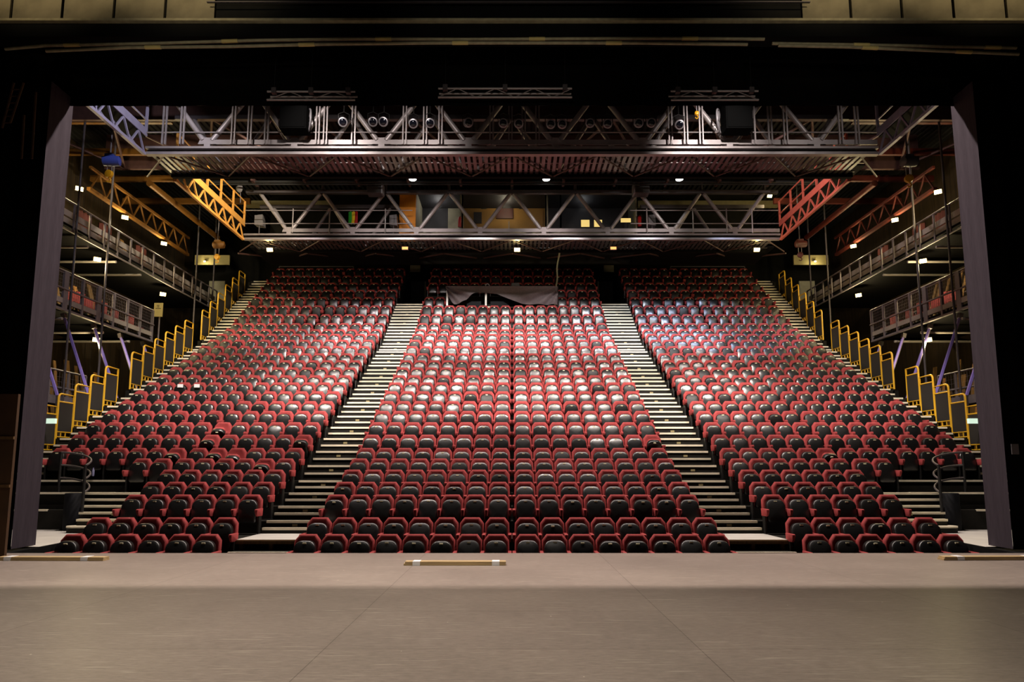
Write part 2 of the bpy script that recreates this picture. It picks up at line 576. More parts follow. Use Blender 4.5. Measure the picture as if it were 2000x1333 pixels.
def make_back():
    o = [(-0.262, 0.30), (-0.266, 0.62), (-0.258, 0.80), (-0.165, SEAT_H), (0.165, SEAT_H), (0.258, 0.80), (0.266, 0.62), (0.262, 0.30)]

    def ring(y, inset):
        out = []
        for x, z in o:
            xx = x * (1 - inset / 0.265)
            zz = z - (inset * (1 if z > 0.7 else 0)) + (inset if z < 0.35 else 0)
            out.append(shear((xx, y, zz)))
        return out
    mb = MB()
    rings = [ring(0.055, 0.03), ring(0.045, 0.0), ring(-0.015, 0.0), ring(-0.034, 0.012), ring(-0.042, 0.035), ring(-0.024, 0.075)]
    vs = [p for r in rings for p in r]
    n = len(o)
    fs = []
    for i in range(len(rings) - 1):
        for j in range(n):
            fs.append((i * n + j, (i + 1) * n + j, (i + 1) * n + (j + 1) % n, i * n + (j + 1) % n))
    fs.append(tuple(range(n)))
    fs.append(tuple((len(rings) - 1) * n + j for j in range(n - 1, -1, -1)))
    return mb.add(vs, fs)


def pan_outline(hw, z0, z1, rt, rb, k=5):
    pts = []
    for cx, cz, r, a0 in ((hw - rt, z1 - rt, rt, 0), (-hw + rt, z1 - rt, rt, 90), (-hw + rb, z0 + rb, rb, 180), (hw - rb, z0 + rb, rb, 270)):
        for i in range(k + 1):
            a = math.radians(a0 + 90 * i / k)
            pts.append((cx + r * math.cos(a), cz + r * math.sin(a)))
    return pts


PAN_Z0, PAN_Z1, HINGE = 0.27, 0.812, 0.40


def make_pan(tilt, k=5):
    """Folded-up seat: black moulded underside facing the stage. tilt in degrees, positive = tipped down towards the stage."""
    out = pan_outline(0.216, PAN_Z0, PAN_Z1, 0.15, 0.07, k)
    zc = (PAN_Z0 + PAN_Z1) / 2
    mb = MB()

    def ring(scale, y):
        return [(x * scale, y, zc + (z - zc) * scale) for x, z in out]
    rings = [ring(0.96, -0.07), ring(1.0, -0.10), ring(1.0, -0.165), ring(0.988, -0.178), ring(0.95, -0.186), ring(0.8, -0.193), ring(0.55, -0.199), ring(0.3, -0.202), ring(0.1, -0.203)]
    rings = [[(x, y - (0.03 * (1 - ((z - zc) / 0.272) ** 2) if i > 1 else 0), z) for x, y, z in r] for i, r in enumerate(rings)]
    vs = [p for r in rings for p in r]
    n = len(out)
    vs = [shear(p, HINGE, 0.16) for p in vs]
    a = math.radians(tilt)
    rot = []
    for x, y, z in vs:
        yy, zz = y + 0.05, z - HINGE
        rot.append((x, -0.05 + yy * math.cos(a) - zz * math.sin(a), HINGE + yy * math.sin(a) + zz * math.cos(a)))
    fs = []
    for i in range(len(rings) - 1):
        for j in range(n):
            fs.append((i * n + j, i * n + (j + 1) % n, (i + 1) * n + (j + 1) % n, (i + 1) * n + j))
    fs.append(tuple(range(n - 1, -1, -1)))
    fs.append(tuple((len(rings) - 1) * n + j for j in range(n)))
    return mb.add(rot, fs)


def tiltmb(mb, tilt):
    a = math.radians(tilt)
    o = MB()
    vs = []
    for x, y, z in mb.v:
        yy, zz = y + 0.05, z - HINGE
        vs.append((x, -0.05 + yy * math.cos(a) - zz * math.sin(a), HINGE + yy * math.sin(a) + zz * math.cos(a)))
    return o.add(vs, mb.f)


def make_plate(tilt):
    mb = MB()
    z = 0.768
    y = -0.203 + (z - HINGE) * 0.16
    mb.box(-0.036, 0.036, y - 0.012, y + 0.012, z - 0.013, z + 0.013)
    return tiltmb(mb, tilt)


def make_cushion(tilt):
    mb = MB()
    out = pan_outline(0.2, PAN_Z0 + 0.02, PAN_Z1 - 0.01, 0.1, 0.06, 4)
    zc = (PAN_Z0 + PAN_Z1) / 2
    rings = []
    for scl, y in ((0.98, -0.08), (1.0, -0.045), (0.93, 0.0), (0.6, 0.012)):
        rings.append([shear((x * scl, y, zc + (z - zc) * scl)) for x, z in out])
    vs = [p for r in rings for p in r]
    n = len(out)
    fs = []
    for i in range(len(rings) - 1):
        for j in range(n):
            fs.append((i * n + j, (i + 1) * n + j, (i + 1) * n + (j + 1) % n, i * n + (j + 1) % n))
    fs.append(tuple(range(n)))
    fs.append(tuple((len(rings) - 1) * n + j for j in range(n - 1, -1, -1)))
    mb.add(vs, fs)
    return tiltmb(mb, tilt)


def make_arm(x):
    """padded armrest, tapering down to the stanchion"""
    prof = [(-0.34, 0.60), (-0.365, 0.585), (-0.37, 0.55), (-0.34, 0.47), (-0.30, 0.43), (0.0, 0.43), (0.0, 0.60)]
    mb = MB()
    rings = []
    for w, sc_ in ((0.022, 0.97), (0.036, 1.0)):
        pass
    xs = [(-0.036, 0.94), (-0.028, 1.0), (0.028, 1.0), (0.036, 0.94)]
    cy, cz = -0.17, 0.51
    vs = []
    for dx, s in xs:
        for (yy, zz) in prof:
            taper = 1.0 if zz > 0.5 else 0.72
            vs.append((x + dx * taper, cy + (yy - cy) * s, cz + (zz - cz) * s))
    n = len(prof)
    fs = []
    for i in range(3):
        for j in range(n):
            fs.append((i * n + j, (i + 1) * n + j, (i + 1) * n + (j + 1) % n, i * n + (j + 1) % n))
    fs.append(tuple(range(n)))
    fs.append(tuple(3 * n + j for j in range(n - 1, -1, -1)))
    return mb.add(vs, fs)


def make_stanchion(x):
    mb = MB()
    mb.box(x - 0.018, x + 0.018, -0.20, -0.04, 0.02, 0.44)
    mb.box(x - 0.03, x + 0.03, -0.26, 0.02, 0.0, 0.025)
    return mb


SW = 0.5506
ARMX = SW / 2
TILTS = [-7, -4, -2, 0, 0, 1, 2, 3, 5, 8]
ME_BACK = make_back().mesh('backrest', M['red'], True)
PANM = ['pan', 'pan', 'pan', 'pan_dull', 'pan_gloss']
ME_PAN = {}
ME_PLATE = {}
for t in sorted(set(TILTS)) + [34, 48]:
    ME_PLATE[t] = make_plate(t).mesh('number_plate', M['plate'])
    for pmn in set(PANM):
        ME_PAN[t, pmn] = make_pan(t).mesh('seat_pan', M[pmn], True)
ME_CUSH = {t: make_cushion(t).mesh('seat_cushion', M['red'], True) for t in (34, 48)}
ME_ARM = {-1: make_arm(-ARMX).mesh('armrest', M['red'], True), 1: make_arm(ARMX).mesh('armrest', M['red'], True)}
ME_ST = {-1: make_stanchion(-ARMX).mesh('stanchion', M['black_metal']), 1: make_stanchion(ARMX).mesh('stanchion', M['black_metal'])}


def add(name, me, parent, label=None):
    o = bpy.data.objects.new(name, me)
    col.objects.link(o)
    o.parent = parent
    if label:
        o['label'] = label
    return o


ORD = ['', 'first', 'second', 'third', 'fourth', 'fifth', 'sixth', 'seventh', 'eighth', 'ninth', 'tenth']
ROWN = ['', 'front', 'second', 'third', 'fourth', 'fifth', 'sixth', 'seventh', 'eighth', 'ninth']
# prototypes: one folded seat and one whose pan has dropped, then copies of each object in a loop
proto = thing('theatre_seat', (0, 0, 0), 'seat', 'theatre seat')
add('backrest', ME_BACK, proto)
_p = add('seat_pan', ME_PAN[0, 'pan'], proto, 'black folded seat pan')
add('number_plate', ME_PLATE[0], _p, 'small cream number plate')
add('armrest', ME_ARM[-1], proto)
add('stanchion', ME_ST[-1], proto, 'black metal stanchion')
_used = [False]


def place_seat(x, y, z, label, group, right_end, tilt=None):
    if not _used[0]:
        r = proto
        _used[0] = True
    else:
        r = copy_tree(proto)
    r.location = (x, y, z)
    r['label'] = label
    r['group'] = group
    t = random.choice(TILTS) if tilt is None else tilt
    pmn = random.choice(PANM)
    for ch in list(r.children):
        if ch.name.startswith('seat_pan'):
            ch.data = ME_PAN[t, pmn]
            for g_ in ch.children:
                g_.data = ME_PLATE[t]
            if t > 20:
                add('seat_cushion', ME_CUSH[t], ch, 'red seat cushion')
        elif right_end and ch.name.startswith('armrest'):
            c = ch.copy(); col.objects.link(c); c.data = ME_ARM[1]; c.parent = r
        elif right_end and ch.name.startswith('stanchion'):
            c = ch.copy(); col.objects.link(c); c.data = ME_ST[1]; c.parent = r
    return r


GAP = 0.045
# dropped pans seen in the photograph: (row, block, index from the aisle)
DROPPED = {(8, 'L', 1): 34, (7, 'L', 5): 34, (7, 'L', 4): 48, (7, 'L', 7): 34, (8, 'L', 6): 34, (9, 'L', 6): 48, (7, 'R', 6): 34, (8, 'CR', 1): 34, (6, 'L', 2): 34}
stuff = MB()
LOW = {}
for t in sorted(set(TILTS)) + [14, 34, 48]:
    q = MB()
    q.merge(make_back(), mi=0)
    LOW[t] = (make_pan(t, 3), make_plate(t))
BACK = make_back()
ARM_L, ARM_R = make_arm(-ARMX), make_arm(ARMX)
ST_L, ST_R = make_stanchion(-ARMX), make_stanchion(ARMX)
DARKT = {}


def stuff_seat(x, y, z, right_end):
    t = random.choice(TILTS)
    off = (x, y, z)
    stuff.merge(BACK, off, 0)
    r = random.random()
    if r < 0.07:
        t = 14
    pm = {True: 2}.get(r < 0.12, 3 if r > 0.78 else 1)
    if t > 20:
        t = 8
    stuff.merge(LOW[t][0], off, pm)
    stuff.merge(LOW[t][1], off, 4)
    stuff.merge(ARM_L, off, 0)
    stuff.merge(ST_L, off, 5)
    if right_end:
        stuff.merge(ARM_R, off, 0)
        stuff.merge(ST_R, off, 5)


def run_seats(n, x0, cnt, block, numfrom):
    """cnt seats from x0 going right; numfrom(i) gives the phrase that places seat i."""
    for i in range(cnt):
        x = x0 + SW * (i + 0.5)
        last = i == cnt - 1
        if n <= 9:
            idx, phrase = numfrom(i)
            t = DROPPED.get((n, block, idx))
            lab = 'red tip-up seat, %s row, %s' % (ROWN[n], phrase)
            if t:
                lab = lab.replace('seat,', 'seat half lowered,')
            place_seat(x, RY[n], RF[n], lab, 'seats in the nine front rows', last, t)
        else:
            stuff_seat(x, RY[n], RF[n], last)


for n in range(1, NR + 1):
    # centre block, two halves of eight
    for s in (-1, 1):
        idxs = list(range(8))       # counted from the aisle
        if n == 25:
            idxs = [0, 1] if s < 0 else [0, 1, 2, 3]
        if n == 26:
            idxs = [] if s < 0 else [0, 1, 2, 3, 4]
        for k in range(len(idxs)):
            if s < 0:
                i = idxs[k]
                x0 = -AIN + 0.01 + SW * i
                last = k == len(idxs) - 1
            else:
                i = idxs[len(idxs) - 1 - k]
                x0 = AIN - 0.01 - SW * (i + 1)
                last = k == len(idxs) - 1
            x = x0 + SW / 2
            if n <= 9:
                t = DROPPED.get((n, 'CL' if s < 0 else 'CR', i + 1))
                lab = '%s, %s row, centre block, %s from the aisle, %s' % ('half lowered red seat' if t else 'red tip-up seat', ROWN[n], ORD[i + 1], SIDE[s])
                place_seat(x, RY[n], RF[n], lab, 'seats in the nine front rows', last, t)
            else:
                stuff_seat(x, RY[n], RF[n], last)
    # side blocks
    for s in (-1, 1):
        inner, outer = 6, 7
        if n <= 5:
            outer = 0
        if n == 6:
            outer = 2
        cnt = [('in', i) for i in range(inner)] + [('out', i) for i in range(outer)]
        seq = cnt if s > 0 else cnt[::-1]
        for k, (w, i) in enumerate(seq):
            dist = AOUT + SW * (i + 0.5) + (SW * inner + 0.07 if w == 'out' else 0)
            x = s * dist
            last = (k == len(seq) - 1) or seq[k + 1][0] != w
            if n <= 9:
                idx = i + 1 + (inner if w == 'out' else 0)
                t = DROPPED.get((n, 'L' if s < 0 else 'R', idx))
                where = '%s from the stairs' % ORD[i + 1] if w == 'in' else '%s from the guard rails' % ORD[outer - i]
                if n == 6 and w == 'out':
                    where = '%s from the black platform' % ORD[outer - i]
                lab = '%s, %s row, block under the %s catwalk, %s' % ('half lowered red seat' if t else 'red tip-up seat', ROWN[n], 'yellow' if s < 0 else 'red', where)
                place_seat(x, RY[n], RF[n], lab, 'seats in the nine front rows', last, t)
            else:
                stuff_seat(x, RY[n], RF[n], last)

so = stuff.build('theatre_seats', [M['red'], M['pan'], M['pan_dull'], M['pan_gloss'], M['plate'], M['black_metal']], None, True)
tag(so, 'all the red and black tip-up seats from the tenth row to the back wall', 'theatre seats', None, 'stuff')

# ------------------------------------------------------------------ side steps, curved handrail, drum
for s in (-1, 1):
    root = thing('side_steps', (s * 10.2, 17.4, 0.02), 'short pale edged steps with a rounded foot beside the front rows, %s' % SIDE[s], 'steps')
    body = MB()
    k = 6
    top = RF[6]
    for i in range(k):
        z = 0.02 + (top - 0.02) * (i + 1) / k
        y = 16.85 + 0.27 * i
        xo = (1000 - [124, 150, 155, 161, 160, 160][i]) * (y * CT + (z - 1.5) * ST) / FOC
        xi = 9.42 if i < 4 else 9.45
        if i == 0:
            # bull-nosed bottom step
            pts = [(s * xi, y, 0.02), (s * (xo - 0.2), y, 0.02)]
            for j in range(1, 8):
                a = -PI / 2 + PI * j / 8
                pts.append((s * (xo - 0.2 + 0.24 * math.cos(a)), y + 0.24 + 0.24 * math.sin(a), 0.02))
            pts += [(s * (xo - 0.2), y + 0.5, 0.02), (s * xi, y + 0.5, 0.02)]
            MB().prism(pts, (0, 0, z - 0.02 - 0.03)).build('step', M['riser'], root)
            nz = MB().prism([(p[0], p[1] - 0.02, z - 0.03) for p in pts], (0, 0, 0.04))
            nz.build('nosing', M['nosing'], root)
        else:
            if i < k - 1:
                MB().box(min(s * xi, s * xo), max(s * xi, s * xo), y, y + 0.29 if i < k - 2 else 18.28, 0.02, z - 0.002).build('step', M['riser'], root)
            MB().box(min(s * xi, s * xo), max(s * xi, s * xo), y - 0.03, y + 0.12, z - 0.04, z + 0.015).build('nosing', M['nosing'], root)
    MB().box(min(s * 9.9, s * 10.0), max(s * 9.9, s * 10.0), 17.3, 17.36, 0.42, 0.48).build('row_plate', M['steppla'], root)
    # pale edge strips of the black platforms
    for (xa, xb, y, z) in ((10.5, 13.6, 18.24, RF[6]), (12.0, 15.9, 17.89, 0.52), (10.6, 15.9, 18.98, RF[7]), (14.15, 15.9, 19.55, RF[7] + 0.3)):
        MB().box(min(s * xa, s * xb), max(s * xa, s * xb), y - 0.03, y + 0.04, z - 0.03, z + 0.02).build('edge_strip', M['nosing'], root)
    # handrail
    hr = thing('curved_handrail', (s * 11.6, 17.9, 0.3), 'dark tubular handrail of three curved bars beside the rounded steps, %s' % SIDE[s], 'handrail')
    P = [Vector((s * 12.16, 18.5, 0)), Vector((s * 11.6, 18.6, 0)), Vector((s * 10.92, 18.2, 0)), Vector((s * 10.8, 17.4, 0))]
    for zt in (2.02, 1.68, 1.34):
        pts = []
        for i in range(21):
            t = i / 20
            p = P[0] * (1 - t) ** 3 + P[1] * 3 * t * (1 - t) ** 2 + P[2] * 3 * t * t * (1 - t) + P[3] * t ** 3
            p.z = zt - 0.36 * t ** 1.6
            pts.append(p)
        MB().tube(pts, 0.026, 8).build('curved_bar', M['steel_dark'], hr, True)
    MB().tube([(P[0].x, P[0].y, RF[6]), (P[0].x, P[0].y, 2.03)], 0.035, 8).build('post', M['black_metal'], hr, True)
    MB().tube([(P[3].x, P[3].y, 0.4), (P[3].x, P[3].y, 1.68)], 0.035, 8).build('post', M['black_metal'], hr, True)
    d = MB().lathe([(0.2, 0.0), (0.21, 0.02), (0.21, 0.92), (0.19, 0.94)], (s * 11.22, 17.7, 0.02), n=24)
    tag(d.build('black_drum', M['drum'], None, True), 'upright black drum standing under the curved handrail, %s' % SIDE[s], 'drum')
bt = MB().lathe([(0.03, 0), (0.035, 0.02), (0.035, 0.15), (0.014, 0.2), (0.014, 0.23)], py(181.5, 927, 18.9) - Vector((0, 0, 0.05)), n=10)
tag(bt.build('water_bottle', M['bottle'], None, True), 'small clear bottle left on the dark step below the seventh row', 'bottle')

for u, nm in ((352, 'outer one of the two'), (384.5, 'inner one of the two')):
    p = py(u, 754, RY[13] - 0.275)
    tag(MB().box(p.x - 0.1, p.x + 0.1, p.y, p.y + 0.01, p.z - 0.06, p.z + 0.06).build('paper_slip', M['tape'], None), 'white paper slip on a folded seat of the thirteenth row, %s' % nm, 'paper')

# ------------------------------------------------------------------ yellow guard rails


def guard(s, n, idx_phrase):
    y0 = RY[n] - FRONT + 0.04
    z0 = RF[n]
    L = 0.74
    x = s * (OUTR + 0.12)
    root = thing('guard_rail', (x, y0 + L / 2, z0), 'yellow guard rail, %s' % idx_phrase, 'guard rail', 'yellow guard rails beside the outer stairs')
    H = 1.42
    pts = [(x, y0, z0), (x, y0, z0 + H - 0.13)]
    for i in range(1, 6):
        a = PI / 2 * i / 5
        pts.append((x, y0 + 0.13 * (1 - math.cos(a)), z0 + H - 0.13 + 0.13 * math.sin(a)))
    pts += [(x, y0 + L, z0 + H), (x, y0 + L, z0)]
    MB().tube(pts, 0.034, 8).build('frame', M['yellow'], root, True)
    MB().tube([(x, y0, z0 + H - 0.25), (x, y0 + L, z0 + H - 0.25)], 0.028, 8).build('cross_bar', M['yellow'], root, True)
    lb = MB().tube([(x, y0, z0 + 0.22), (x, y0 + L, z0 + 0.22)], 0.022, 8)
    lb.tube([(x, y0, z0 + 0.06), (x, y0 + L, z0 + 0.06)], 0.022, 8)
    for q in (0.3, 0.6):
        lb.tube([(x, y0 + L * q, z0 + 0.06), (x, y0 + L * q, z0 + 0.22)], 0.018, 6)
    lb.build('lower_bars', M['yellow'], root, True)
    MB().box(x - 0.012, x + 0.012, y0 + 0.03, y0 + L - 0.03, z0 + 0.24, z0 + H - 0.27).build('infill_panel', M['infill'], root)


for s in (-1, 1):
    for grp, rows in (('lowest flight', range(8, 14)), ('middle flight', range(15, 21)), ('top flight', range(22, 28))):
        for i, n in enumerate(rows):
            guard(s, n, '%s from the bottom of the %s, %s' % (ORD[i + 1], grp, SIDE[s]))

# ------------------------------------------------------------------ bridges (lighting catwalks across the room)
XB = 11.78
ZB = 11.62


def bridge(Y, label, steel, booth=None, top=2.12):
    root = thing('lighting_bridge', (0, Y, ZB), label, 'lighting bridge')
    c = MB()
    for (z0, z1) in ((0.0, 0.09), (0.2, 0.27)):
        c.box(-XB, XB, Y - 0.09, Y + 0.09, ZB + z0, ZB + z1)
    c.box(-XB, XB, Y + 0.06, Y + 0.085, ZB + 0.09, ZB + 0.2, 1)
    c.build('bottom_chord', [steel, M['deckblack']], root)
    kp = MB()
    for k in range(-4, 4):
        xa, xb = 2.805 * (k + 0.5) + 0.2, 2.805 * (k + 1.5) - 0.2
        xa, xb = max(xa, -XB), min(xb, XB)
        kp.box(xa, xb, Y - 0.03, Y + 0.03, ZB + 0.36, ZB + 0.52)
    kp.build('kick_plate', steel, root)
    for k in range(-5, 5):
        xn = 2.805 * (k + 0.5)
        if abs(xn) < XB:
            g_ = MB()
            g_.prism([(xn - 0.3, Y - 0.05, ZB + 0.36), (xn + 0.3, Y - 0.05, ZB + 0.36), (xn + 0.2, Y - 0.05, ZB + 0.58), (xn - 0.2, Y - 0.05, ZB + 0.58)], (0, 0.1, 0))
            g_.box(xn - 0.1, xn + 0.1, Y - 0.05, Y + 0.05, ZB + 0.27, ZB + 0.36)
            g_.build('gusset', steel, root)
    for k in range(-5, 5):
        xn = 2.805 * (k + 0.5)
        for sg in (-1, 1):
            xt = xn + sg * 1.40
            if abs(xn) < XB + 0.3 and abs(xt) < XB + 0.3:
                MB().tube([(xn + sg * 0.14, Y, ZB + 0.5), (xt - sg * 0.08, Y, ZB + top)], 0.085, 10).build('diagonal', steel, root, True)
                if booth is None or max(xn, xt) < booth[0] or min(xn, xt) > booth[1]:
                    MB().tube([(xn + sg * 0.2, Y + 1.7, ZB + 0.3), (xt - sg * 0.08, Y + 1.7, ZB + top)], 0.08, 10).build('rear_diagonal', steel, root, True)
    MB().box(-XB, XB, Y - 0.08, Y + 0.08, ZB + top, ZB + top + 0.16).build('top_chord', M['steel_dark'], root)
    for xa_, xb_ in ([(-XB, XB)] if booth is None else [(-XB, booth[0]), (booth[1], XB)]):
        MB().box(xa_, xb_, Y + 1.62, Y + 1.78, ZB + top, ZB + top + 0.16).build('rear_top_chord', M['steel_dark'], root)
    MB().box(-XB, XB, Y + 1.62, Y + 1.78, ZB + 0.0, ZB + 0.25).build('rear_bottom_chord', M['deckblack'], root)
    dk_ = MB()
    nsl = int(2 * XB / 0.19)
    for i in range(nsl):
        x = -XB + 0.19 * (i + 0.5)
        dk_.box(x - 0.055, x + 0.055, Y + 0.1, Y + 1.62, ZB + 0.1, ZB + 0.13)
    for yy in (0.2, 0.85, 1.5):
        dk_.box(-XB, XB, Y + yy - 0.03, Y + yy + 0.03, ZB + 0.13, ZB + 0.16)
    dk_.build('slatted_deck', M['slat'], root)
    for k in range(-4, 5):
        xn = 2.805 * k
        for sg in (-1, 1):
            MB().tube([(xn, Y + 0.05, ZB + 0.03), (xn + sg * 1.4, Y + 1.66, ZB + 0.03)], 0.03, 6).build('bottom_brace', M['brace'], root, True)
    for k in range(-8, 9):
        MB().tube([(k * 1.4, Y, ZB + top + 0.16), (k * 1.4 * 1.0, Y, ROOF)], 0.06, 8).build('hanger', M['steel_dark'], root, True) if k % 2 == 0 else None
    return root


b1 = bridge(20.9, 'front grey steel truss bridge hung with spotlights high over the middle rows', M['steel'])
rl = MB()
for z in (0.72,):
    rl.tube([(-XB, 20.78, ZB + z), (XB, 20.78, ZB + z)], 0.022, 6)
rl.build('handrail', M['steel'], b1, True)
for u in (320, 355, 455, 487, 520, 620, 635, 690, 790, 830, 860, 960, 997, 1023, 1050, 1310, 1340, 1370, 1472, 1505, 1535, 1643, 1675):
    p = py(u, 270, 20.75)
    q = MB()
    q.box(p.x - 0.07, p.x - 0.03, 20.72, 20.78, ZB + 0.3, ZB + 1.75)
    q.box(p.x + 0.03, p.x + 0.07, 20.72, 20.78, ZB + 0.3, ZB + 1.75)
    q.build('lighting_post', M['steel'], b1)
q = MB()
q.tube([(-XB, 20.7, ZB + 1.62), (XB, 20.7, ZB + 1.62)], 0.03, 8)
q.build('lamp_bar', M['steel_dark'], b1, True)

b2 = bridge(29.0, 'rear grey steel truss bridge in front of the control booth', M['steel'], (-4.7, 6.0))
for z in (0.72, 1.32):
    for xa, xb in ((-XB, -4.4), (5.2, XB)):
        MB().tube([(xa, 28.9, ZB + z), (xb, 28.9, ZB + z)], 0.022, 6).build('handrail', M['steel'], b2, True)
for u in (571, 643, 752, 1264, 1354, 1420, 1470):
    p = py(u, 450, 28.9)
    MB().tube([(p.x, 28.9, ZB + 0.3), (p.x, 28.9, ZB + 1.4)], 0.028, 6).build('rail_post', M['steel'], b2, True)
# bits lying on the rear bridge deck
for u0, u1 in ((620, 640), (648, 672), (1305, 1358)):
    a, c = py(u0, 447, 29.3), py(u1, 447, 29.3)
    tag(MB().box(a.x, c.x, 29.3, 29.9, ZB + 0.5, ZB + 0.58).build('white_board', M['white'], None), 'white flat board lying on the rear bridge, %s' % {620: 'shorter one, furthest from the booth', 648: 'longer one, towards the booth', 1305: 'past the booth screens'}[u0], 'board')

# side catwalks running towards the stage


def catwalk(s, y0, y1, steel, label, z0=ZB):
    x = s * XB
    root = thing('side_catwalk', (x, (y0 + y1) / 2, z0), label, 'catwalk')
    MB().box(x - 0.05, x + 0.05, y0, y1, z0 - 0.04, z0 + 0.05).build('bottom_chord', steel, root)
    MB().box(x - 0.04, x + 0.04, y0, y1, z0 + 0.58, z0 + 0.84).build('side_beam', steel, root)
    MB().box(min(x, x + s * 0.6), max(x, x + s * 0.6), y0, y1, z0 + 0.55, z0 + 0.6).build('deck', M['deckblack'], root)
    n = max(2, round((y1 - y0) / 0.85))
    st = (y1 - y0) / n
    for i in range(n):
        ya = y0 + st * i
        MB().bar((x, ya, z0), (x, ya + st / 2, z0 + 0.6), 0.05, 0.05).build('web_bar', steel, root)
        MB().bar((x, ya + st / 2, z0 + 0.6), (x, ya + st, z0), 0.05, 0.05).build('web_bar', steel, root)
        MB().bar((x + s * 0.4, ya + st / 2, z0 + 0.6), (x, ya + st / 2 + 0.1, z0), 0.04, 0.04).build('web_bar', steel, root)
    for z in (1.15, 1.72):
        MB().tube([(x, y0, z0 + z), (x, y1, z0 + z)], 0.03, 6).build('handrail', steel, root, True)
    m_ = max(2, round((y1 - y0) / 1.25))
    for i in range(m_ + 1):
        ya = y0 + (y1 - y0) * i / m_
        MB().box(x - 0.035, x + 0.035, ya - 0.035, ya + 0.035, z0 + 0.6, z0 + 1.74).build('rail_post', steel, root)
    return root


catwalk(-1, 16.6, 20.8, M['steel_mauve'], 'pale mauve-grey lattice catwalk joining the front bridge above the blue hoist')
catwalk(1, 16.6, 20.8, M['steel_mauve'], 'dimmer grey lattice catwalk joining the front bridge on the red crane side')
catwalk(-1, 22.8, 28.9, M['yellowsteel'], 'brightly lit yellow lattice catwalk joining the rear bridge')
catwalk(1, 22.8, 28.9, M['salmon'], 'salmon red lattice catwalk joining the rear bridge')

# ------------------------------------------------------------------ spotlights hung on the front bridge


def spotlight(x, y, z, yaw, pitch, label, big=1.0):
    root = thing('spotlight', (x, y, z), label, 'spotlight', 'spotlights along the front bridge')
    d = Vector((math.sin(yaw) * math.cos(pitch), -math.cos(yaw) * math.cos(pitch), math.sin(pitch)))
    c = Vector((x, y, z))
    k = big
    MB().lathe([(0.06 * k, -0.26 * k), (0.12 * k, -0.24 * k), (0.125 * k, 0.0), (0.15 * k, 0.06 * k), (0.15 * k, 0.2 * k), (0.135 * k, 0.21 * k)], c, d, 16).build('housing', M['spotgrey'], root, True)
    MB().lathe([(0.115 * k, 0.0), (0.10 * k, 0.018), (0.05 * k, 0.03)], c + d * 0.205 * k, d, 16).build('lens', M['lens'], root, True)
    sv = Vector((math.cos(yaw), math.sin(yaw), 0))
    MB().tube([c + sv * 0.16 * k, c + sv * 0.17 * k + Vector((0, 0, 0.26 * k)), c + Vector((0, 0, 0.34 * k)), c - sv * 0.17 * k + Vector((0, 0, 0.26 * k)), c - sv * 0.16 * k], 0.014, 6).build('yoke', M['black_metal'], root, True)
    MB().tube([c + Vector((0, 0, 0.33 * k)), (x, y, ZB + 1.62)], 0.02, 6).build('clamp', M['black_metal'], root, True)


SP = [(672, 240, 0.1, -.5, 'grey spotlight on the front bridge, nearest the spoked drum on the blue hoist side'), (729, 240, 0.2, -.45, 'grey spotlight on the front bridge, outer one of the bright pair'), (750, 240, 0.1, -.45, 'grey spotlight on the front bridge, inner one of the bright pair'),
      (808, 243, 0.1, -.5, 'grey spotlight on the front bridge, first after the bright pair'), (840, 242, 0.15, -.5, 'grey spotlight on the front bridge, second after the bright pair'), (914, 242, 0.2, -.4, 'grey spotlight with an amber flag on the front bridge'),
      (983, 242, 0, -.5, 'amber lit spotlight on the front bridge, just off the room centre line'), (1013, 243, 0, -.5, 'amber lit spotlight on the front bridge beside the centre post'), (1075, 244, 0, -.5, 'dim spotlight on the front bridge, first past the amber pair'),
      (1097, 244, 0, -.5, 'dim spotlight on the front bridge, second past the amber pair'), (1152, 242, -.1, -.5, 'dim spotlight on the front bridge, third past the amber pair'), (1186, 243, -.1, -.5, 'dim spotlight on the front bridge, fourth past the amber pair'),
      (1246, 242, -.1, -.5, 'dim spotlight on the front bridge, fifth past the amber pair'), (1271, 242, -.15, -.45, 'grey spotlight on the front bridge by the sloping tube'), (1325, 245, -.1, -.5, 'grey spotlight on the front bridge, nearest the hanging yellow hook')]
for u, v, yw, pt, lb in SP:
    p = py(u, v, 20.55)
    spotlight(p.x, 20.5, p.z, yw, pt, lb)
# round spoked drums and black boxes at the bridge quarter points
for s, u, ub in ((-1, 603, 578), (1, 1404, 1438)):
    p = py(u, 237, 20.6)
    root = thing('spoked_drum', (p.x, 20.6, p.z - 0.4), 'round spoked metal drum seen on edge beside the black loudspeaker, %s' % SIDE[s], 'drum')
    ax = (0.9, 0.44 * -s, 0)
    MB().torus((p.x, 20.6, p.z), 0.37, 0.03, ax, 20, 6).build('rim', M['spotgrey'], root, True)
    sp_ = MB()
    e2 = Vector((0.44 * s, 0.9, 0)).normalized()
    for i in range(8):
        a = 2 * PI * i / 8
        sp_.tube([(p.x, 20.6, p.z), Vector((p.x, 20.6, p.z)) + e2 * 0.36 * math.cos(a) + Vector((0, 0, 0.36 * math.sin(a)))], 0.012, 5)
    sp_.build('spokes', M['spotgrey'], root, True)
    p = py(ub, 235, 20.5)
    lp = thing('loudspeaker', (p.x, 20.5, p.z - 0.35), 'large black loudspeaker hung on the front bridge, %s' % SIDE[s], 'loudspeaker')
    MB().prism([(p.x - 0.42, 20.2, p.z - 0.42), (p.x + 0.42, 20.2, p.z - 0.42), (p.x + 0.42, 20.2, p.z + 0.5), (p.x - 0.42, 20.2, p.z + 0.5)], (0, 0.5, 0)).build('cabinet', M['blackcase'], lp)
    MB().box(p.x - 0.38, p.x + 0.38, 20.18, 20.2, p.z - 0.38, p.z + 0.46).build('grille', M['blackcase'], lp)

